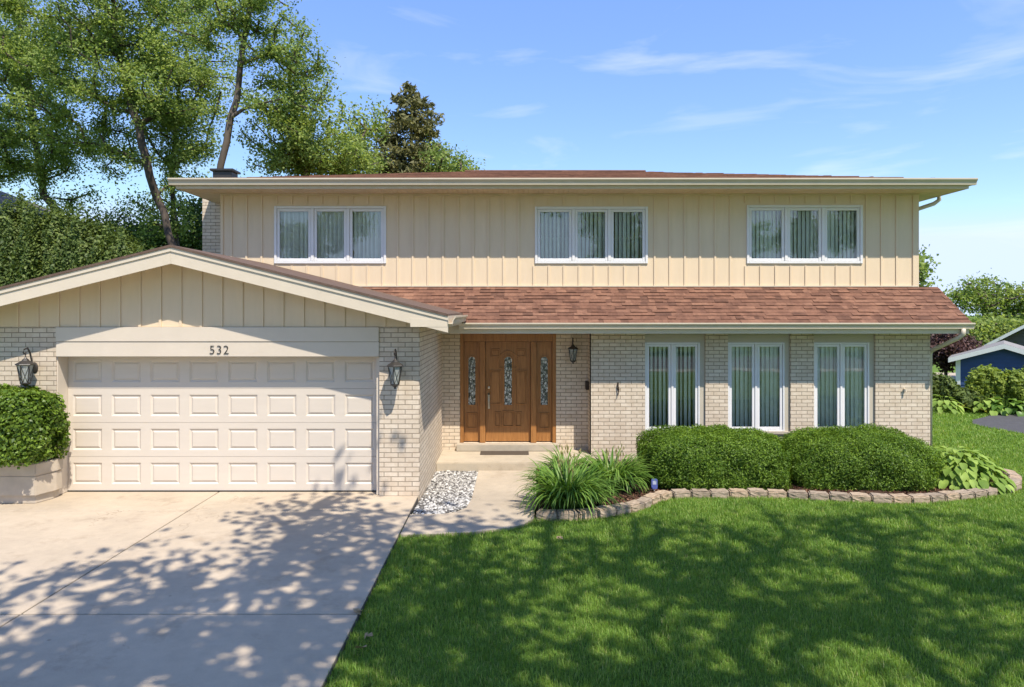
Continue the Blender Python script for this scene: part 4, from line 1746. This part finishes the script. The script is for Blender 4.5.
# spruce
def spruce(D, px, top, bot_w_px, label, seed):
    rng = np.random.default_rng(seed)
    x = (px - CX) * D / F
    ztop = H + (HY - top) * D / F
    z0 = float(zg(x, D))
    root = thing('spruce_tree', (x, D, z0), label, 'tree')
    m = MB()
    m.tube([(x, D, z0), (x + .03, D, ztop * .5), (x, D, ztop)], [.24, .13, .015], 8)
    Ps = []
    z = 1.2
    wmax = bot_w_px * D / F
    while z < ztop - .15:
        f = (ztop - z) / 4.3
        L0 = wmax * min(1.5, f ** .8) * rng.uniform(.8, 1.15)
        nb = int(6 + 6 * min(1, f))
        for k in range(nb):
            a = rng.uniform(0, 6.28)
            L = L0 * rng.uniform(.45, 1.3) + .10
            d = np.array([math.cos(a), math.sin(a), 0])
            tip = np.array([x, D, z]) + d * L + np.array([0, 0, -.10 * L + .18 * min(L, .6)])
            m.tube([(x, D, z), tuple(np.array([x, D, z]) + d * L * .5 + np.array([0, 0, -.10 * L])), tuple(tip)], [.02, .014, .006], 4)
            cnt = int(42 * L + 8)
            t = rng.uniform(.1, 1, cnt) ** .7
            P = np.array([x, D, z]) + d * (L * t)[:, None] + np.array([0, 0, 1.0]) * (-.30 * L * np.sin(t * 2.4) * .45 + .1 * t * t)[:, None]
            sdv = np.array([-d[1], d[0], 0])
            P = P + sdv * (rng.normal(0, 1, cnt) * (.05 + .16 * L * (1 - t * .6)))[:, None]
            P[:, 2] -= np.abs(rng.normal(0, .12, cnt))
            Ps.append(P)
        z += rng.uniform(.17, .30)
    P = np.concatenate(Ps)
    nn = rng.normal(0, 1, (len(P), 3)) + np.array([0, 0, .6])
    nn /= np.linalg.norm(nn, axis=1, keepdims=True)
    V, Fc = leaf_quads(P, nn, .26, rng, .3, .4)
    m.build('trunk', 'bark_dark', root, recalc=False)
    np_mesh('crown', V, Fc, 'spruce', root)


spruce(30.0, 411, 82, 56, 'dark pointed spruce standing behind the roof', 110)

# hedge behind the garage on the left: individual arborvitae grown together
hp = [(-22, 206, 21.0), (18, 207, 20.6), (55, 212, 20.3), (90, 224, 20.2), (122, 240, 20.0), (150, 256, 19.8)]
for k, (px, top, D) in enumerate(hp):
    x = (px - CX) * D / F
    z1 = H + (HY - top) * D / F
    zb = float(zg(x, D))
    labs = ['tall arborvitae at the far left edge of the frame', 'tall arborvitae under the neighbouring dark roof edge', 'arborvitae in the middle of the tall row behind the garage roof',
            'arborvitae below the bare maple limbs in the row behind the garage', 'lower arborvitae sloping down towards the garage ridge', 'lowest arborvitae nearest the garage ridge, last of the row']
    shrub('arborvitae', labs[k], 'arborvitae', (x, D, zb), (x, D, (z1 + zb) / 2), (.86, .9, (z1 - zb) / 2), 2.6, 32000, .105, 'hedge', 120 + k, .5, .12, .78, .17,
          group='arborvitae row behind the garage')

# neighbouring house on the left, only its roof edge shows
nh = thing('neighbour_house', (-22, 27, 0), 'dark neighbouring house whose roof corner shows above the hedge at the left edge', 'house')
MB().box(-32, -19.5, 25.5, 36, -.1, 6.1).build('wall', 'grey_siding', nh)
m = MB()
m.prism([(-32.5, 25.0, 6.1), (-18.9, 25.0, 6.1), (-18.9, 36.5, 6.1), (-32.5, 36.5, 6.1)], [(-29, 29.5, 8.6), (-24.2, 29.5, 8.6), (-24.2, 31.5, 8.6), (-29, 31.5, 8.6)])
m.build('roof', 'dark_roof', nh)

# ------------------------------------------------------------------ right background
def nd_z(x, y):
    return float(zg(x, y)) + .012


tag(sheet('neighbour_driveway', ND, nd_z, .05, 'asphalt'), kind='structure')
m = MB()
far = [(9, 43.0), (40, 40.0), (80, 36.0), (80, 40.5), (40, 44.6), (9, 47.6)]
tag(sheet('side_road', far, lambda x, y: float(zg(x, y)) + .02, .05, 'walk'), kind='structure')


def gable_house(name, label, x0, x1, y0, y1, zb, ze, za, over, wall, roof, trim_w=.28):
    root = thing(name, ((x0 + x1) / 2, y0, zb), label, 'house' if 'house' in name else 'garage')
    xc = (x0 + x1) / 2
    m = MB()
    m.ext_y([(x0, zb), (x1, zb), (x1, ze), (xc, za), (x0, ze)], y0, y1)
    # lap siding: shallow courses on the gable end
    z = zb + .1
    while z < za - .15:
        hwid = (x1 - x0) / 2 if z < ze else (x1 - x0) / 2 * (za - z - .15) / (za - ze)
        hwid = min(hwid, (x1 - x0) / 2 * (za - z - .15) / (za - ze)) - .03
        if hwid > .15:
            m.prism([(xc - hwid, y0 - .022, z), (xc + hwid, y0 - .022, z), (xc + hwid, y0 - .001, z), (xc - hwid, y0 - .001, z)],
                    [(xc - hwid, y0 - .004, z + .15), (xc + hwid, y0 - .004, z + .15), (xc + hwid, y0 - .001, z + .15), (xc - hwid, y0 - .001, z + .15)])
        z += .155
    m.build('wall', wall, root)
    sl_ = (za - ze) / (xc - x0)
    m, t = MB(), MB()
    for sg in (-1, 1):
        xe = xc + sg * ((x1 - x0) / 2 + over)
        zz = za - sl_ * abs(xe - xc)
        m.ext_y([(xe, zz), (xc, za), (xc, za + .06), (xe, zz + .06)], y0 - over, y1 + over)
        t.ext_y([(xe, zz - .13), (xc, za - .13), (xc, za + .05), (xe, zz + .05)], y0 - over - .03, y0 - over - .002)
    m.build('roof', roof, root)
    t.build('rake_trim', 'white', root)
    t = MB().box(x0 - .02, x0 + .14, y0 - .03, y0 - .023, zb, ze)
    t.build('corner_trim', 'white', root)
    MB().box(x1 - .14, x1 + .02, y0 - .03, y0 - .023, zb, ze).build('corner_trim', 'white', root)
    root.rotation_euler = (0, 0, -math.atan2((x0 + x1) / 2, y0))
    return root


D = 26.5
bx0, bxc = (964 - CX) * D / F, (1004 - CX) * D / F
gable_house('blue_garage', 'navy blue garage with white trim and low gable beyond the shrubs on the right', bx0, 2 * bxc - bx0, D, D + 3.2, -1.3,
            H - (358.5 - HY) * D / F, H - (345 - HY) * D / F, .26, 'blue_siding', 'grey_roof')
D = 36.0
hx0, hxc = (1010 - CX) * D / F, (1075 - CX) * D / F
gable_house('neighbour_house', 'dark grey neighbouring house at the right edge behind the blue garage', hx0, 2 * hxc - hx0, D, D + 10, -1.6,
            H - (342 - HY) * D / F, H - (300 - HY) * D / F, .6, 'grey_siding', 'grey_roof')

tr('purple_tree', 'small purple leaved ornamental tree beside the house corner in the right background', 30.0,
   [(946, gy(946, 30)), (946, 385), (945, 365), (946, 345)],
   [(948, 350, 30, 22, 17, 1.2), (944, 338, 30, 15, 14, .9)], 70, 110, .13, .2, 'purple', .07, 130, bark='bark_dark', mind=.2)
tr('ash_tree', 'airy pale green tree on the skyline above the neighbouring roof at right', 62.0,
   [(984, gy(984, 62)), (984, 340), (985, 310)],
   [(968, 296, 62, 18, 14, 2), (992, 294, 62, 20, 16, 2), (1018, 300, 62, 18, 14, 2), (1000, 312, 62, 26, 10, 2)], 110, 42, .26, .40, 'maple', .25, 131, mind=.5)
tr('maple_tree', 'rounded mid green tree behind the blue garage on the right', 40.0,
   [(985, gy(985, 40)), (985, 350), (986, 330)],
   [(986, 334, 40, 22, 13, 2), (975, 342, 40, 18, 12, 2), (1006, 330, 40, 14, 8, 2)], 100, 80, .2, .35, 'maple', .2, 132, mind=.4)
tr('ash_tree', 'tree showing as a green sliver right of the upper wall corner', 33.0,
   [(905, gy(905, 33)), (906, 330), (906, 290)],
   [(906, 274, 33, 16, 24, 1.5), (900, 300, 33, 20, 20, 1.5)], 60, 80, .2, .3, 'maple2', .15, 133, mind=.4)
for k, (px, py, D, rx, ry) in enumerate(((940, 338, 75, 20, 16), (1050, 320, 80, 26, 24), (1075, 300, 60, 30, 40), (925, 345, 90, 20, 12), (972, 352, 70, 16, 12))):
    tr('distant_tree', ['low distant tree seen past the house corner under the porch eave', 'distant tree at the right edge beyond the neighbouring roof', 'distant tree outside the right edge of the frame',
                        'small far tree just past the brick corner', 'far rounded tree between the purple tree and the blue garage roof'][k], D,
       [(px, gy(px, D)), (px, py + ry), (px, py)], [(px, py, D, rx, ry, 3)], 60, 80, .4, .6, 'dark_leaf' if k % 2 else 'maple2', .25, 140 + k, mind=.6, group='far trees')
# shrubs in front of the blue garage
for k, (px, py, D, rx, rz_, mt, lab) in enumerate((
        (940, 393, 21.0, .42, .55, 'hedge', 'dark green shrub beside the brick corner at the start of the far border'),
        (960, 399, 20.6, .5, .34, 'hedge', 'low round shrub left of the tall lime green bush'),
        (988, 389, 20.6, .58, .66, 'lime', 'tall lime green bush in front of the blue garage wall'),
        (1018, 391, 20.2, .50, .58, 'lime', 'second lime green bush, partly cut by the right edge'),
        (1044, 388, 20.2, .7, .8, 'hedge', 'shrub outside the right edge of the frame'))):
    x = (px - CX) * D / F
    zb = float(zg(x, D))
    zc = H - (py - HY) * D / F
    shrub('border_shrub', lab, 'shrub', (x, D, zb), (x, D, zc), (rx, .6, rz_), 2.1, 5000, .12, mt, 150 + k, .5, .12, .7, .22, group='shrubs in the far border')
for k, (px, py, mt, lab) in enumerate(((962, 411, 'yellow', 'low yellow green perennial in front of the lime bush'), (943, 412, 'hosta', 'low leafy plant at the left end of the far border'),
                                       (985, 413, 'hosta', 'pale leafy perennial at the foot of the tall lime bush'), (1006, 414, 'lily', 'green leafy perennial near the dark driveway'),
                                       (1024, 414, 'lily', 'green leafy perennial cut by the right edge'))):
    x, y = gpt(px, py)
    hosta(x, y, .62, 46, 170 + k, lab, .42, .26, mt, 'border_perennial', 'perennials in the far border')

# ------------------------------------------------------------------ street trees behind the viewpoint: they throw the dappled shade
shade = tree('shade_tree', 'large street tree beside the front lawn behind the viewpoint', 'tree', (4.6, -1.6, -.05),
             [(4.6, -1.6, -.05), (4.6, -1.6, 3.5), (4.5, -1.0, 6.5), (4.4, -.2, 9.5)],
             [((4.0, 2.3, 9.3), (4.6, 2.9, 1.8)), ((8.0, 2.0, 9.6), (3.8, 2.8, 1.8)), ((1.6, 2.2, 9.2), (2.6, 2.6, 1.5))],
             140, 30, .19, .34, 'maple2', .22, 201, mind=.7, sides=6)
shade3 = tree('shade_tree', 'large street tree far right behind the viewpoint', 'tree', (12.5, -1.4, -.05),
             [(12.5, -1.4, -.05), (12.4, -1.4, 3.5), (12.3, -1.0, 6.5), (12.0, -.2, 9.5)],
             [((12.0, 1.6, 9.3), (3.4, 2.9, 1.8))],
             50, 36, .19, .34, 'maple2', .25, 203, mind=.7, sides=6)
shade2 = tree('shade_tree', 'large street tree beside the driveway behind the viewpoint', 'tree', (-2.2, -2.6, -.05),
              [(-2.2, -2.6, -.05), (-2.2, -2.6, 4), (-2.0, -2.3, 7.0), (-1.8, -2, 9.5)],
              [((-1.9, .9, 8.2), (3.0, 2.5, 1.5)), ((.6, 2.3, 8.0), (2.2, 2.2, 1.4)), ((.2, 5.3, 8.4), (1.0, 1.0, .6)), ((-.4, 5.0, 7.9), (1.0, 1.0, .6)), ((-2.5, -2, 10), (3.0, 2.4, 1.6))],
              135, 46, .19, .36, 'maple2', .28, 202, mind=.7, sides=6)
for k, (x, y, rz, s_) in enumerate(((-14, -24, 1.1, 1.0), (-4, -27, 2.4, 1.1), (7, -25, 4.0, .95), (16, -26, 5.2, 1.05), (24, -24, 3.1, 1.1), (-25, -27, .4, 1.0))):
    copy_tree(shade2, (x, y, -.05), rz, s_, 'street tree across the road behind the viewpoint', 'trees across the road')

# ------------------------------------------------------------------ sky, sun, camera
SUN = Vector((.60, -1.0, 1.87)).normalized()
el = math.asin(SUN.z)
w = bpy.data.worlds.new('World')
SC.world = w
w.use_nodes = True
nt = w.node_tree
nt.nodes.clear()
out = nt.nodes.new('ShaderNodeOutputWorld')
bg = nt.nodes.new('ShaderNodeBackground')
sky = nt.nodes.new('ShaderNodeTexSky')
sky.sky_type = 'NISHITA'
sky.sun_disc = False
sky.sun_elevation = el
sky.sun_rotation = math.atan2(SUN.x, SUN.y)
sky.air_density = 1.0
sky.altitude = 600
sky.dust_density = .1
sky.ozone_density = 2.5
bg.inputs['Strength'].default_value = .15
tc = nt.nodes.new('ShaderNodeTexCoord')
mp = nt.nodes.new('ShaderNodeMapping')
mp.inputs['Scale'].default_value = (1.6, 1.0, 7.0)
mp.inputs['Rotation'].default_value = (0, math.radians(16), 0)
mp.inputs['Location'].default_value = (2.3, .4, 1.1)
nt.links.new(tc.outputs['Generated'], mp.inputs['Vector'])
nz_ = nt.nodes.new('ShaderNodeTexNoise')
nz_.inputs['Scale'].default_value = 2.2
nz_.inputs['Detail'].default_value = 7
nz_.inputs['Roughness'].default_value = .55
nz_.inputs['Distortion'].default_value = .6
nt.links.new(mp.outputs[0], nz_.inputs['Vector'])
rp = nt.nodes.new('ShaderNodeValToRGB')
rp.color_ramp.elements[0].position = .54
rp.color_ramp.elements[0].color = (0, 0, 0, 1)
rp.color_ramp.elements[1].position = .9
rp.color_ramp.elements[1].color = (.5, .5, .5, 1)
nt.links.new(nz_.outputs['Fac'], rp.inputs['Fac'])
mxw = nt.nodes.new('ShaderNodeMix')
mxw.data_type = 'RGBA'
nt.links.new(rp.outputs['Color'], mxw.inputs[0])
hs = nt.nodes.new('ShaderNodeHueSaturation')
hs.inputs['Hue'].default_value = .513
hs.inputs['Saturation'].default_value = 1.2
hs.inputs['Value'].default_value = .92
nt.links.new(sky.outputs[0], hs.inputs['Color'])
fl = nt.nodes.new('ShaderNodeMix')
fl.data_type = 'RGBA'
fl.inputs[0].default_value = .34
fl.inputs[7].default_value = (1.0, 1.95, 4.6, 1)
nt.links.new(hs.outputs[0], fl.inputs[6])
cap = nt.nodes.new('ShaderNodeMix')
cap.data_type = 'RGBA'
cap.blend_type = 'DARKEN'
cap.inputs[0].default_value = 1
cap.inputs[7].default_value = (2.35, 3.05, 4.6, 1)
nt.links.new(fl.outputs[2], cap.inputs[6])
nt.links.new(cap.outputs[2], mxw.inputs[6])
mxw.inputs[7].default_value = (3.9, 4.15, 4.5, 1)
nt.links.new(mxw.outputs[2], bg.inputs['Color'])
nt.links.new(bg.outputs[0], out.inputs['Surface'])

sl_ = bpy.data.lights.new('sun', 'SUN')
sl_.energy = 3.0
sl_.angle = math.radians(.53)
sl_.color = (1.0, .975, .935)
so = bpy.data.objects.new('sun', sl_)
COL.objects.link(so)
so.rotation_euler = (-SUN).to_track_quat('-Z', 'Y').to_euler()
so.location = (10, -15, 30)

cam = bpy.data.cameras.new('camera')
cam.sensor_width = 36
cam.lens = 36 * F / 1024
cam.shift_y = -(343.5 - HY) / 1024
cam.clip_start = .1
cam.clip_end = 3000
co = bpy.data.objects.new('camera', cam)
COL.objects.link(co)
co.location = (0, 0, H)
co.rotation_euler = (math.radians(90), 0, 0)
SC.camera = co

SC.view_settings.view_transform = 'Standard'
SC.view_settings.look = 'None'
SC.view_settings.gamma = 1
SC.view_settings.use_white_balance = True
SC.view_settings.white_balance_temperature = 7350
SC.view_settings.white_balance_tint = 10
SC.view_settings.exposure = 1.07
SC.cycles.max_bounces = 8
SC.cycles.transparent_max_bounces = 12
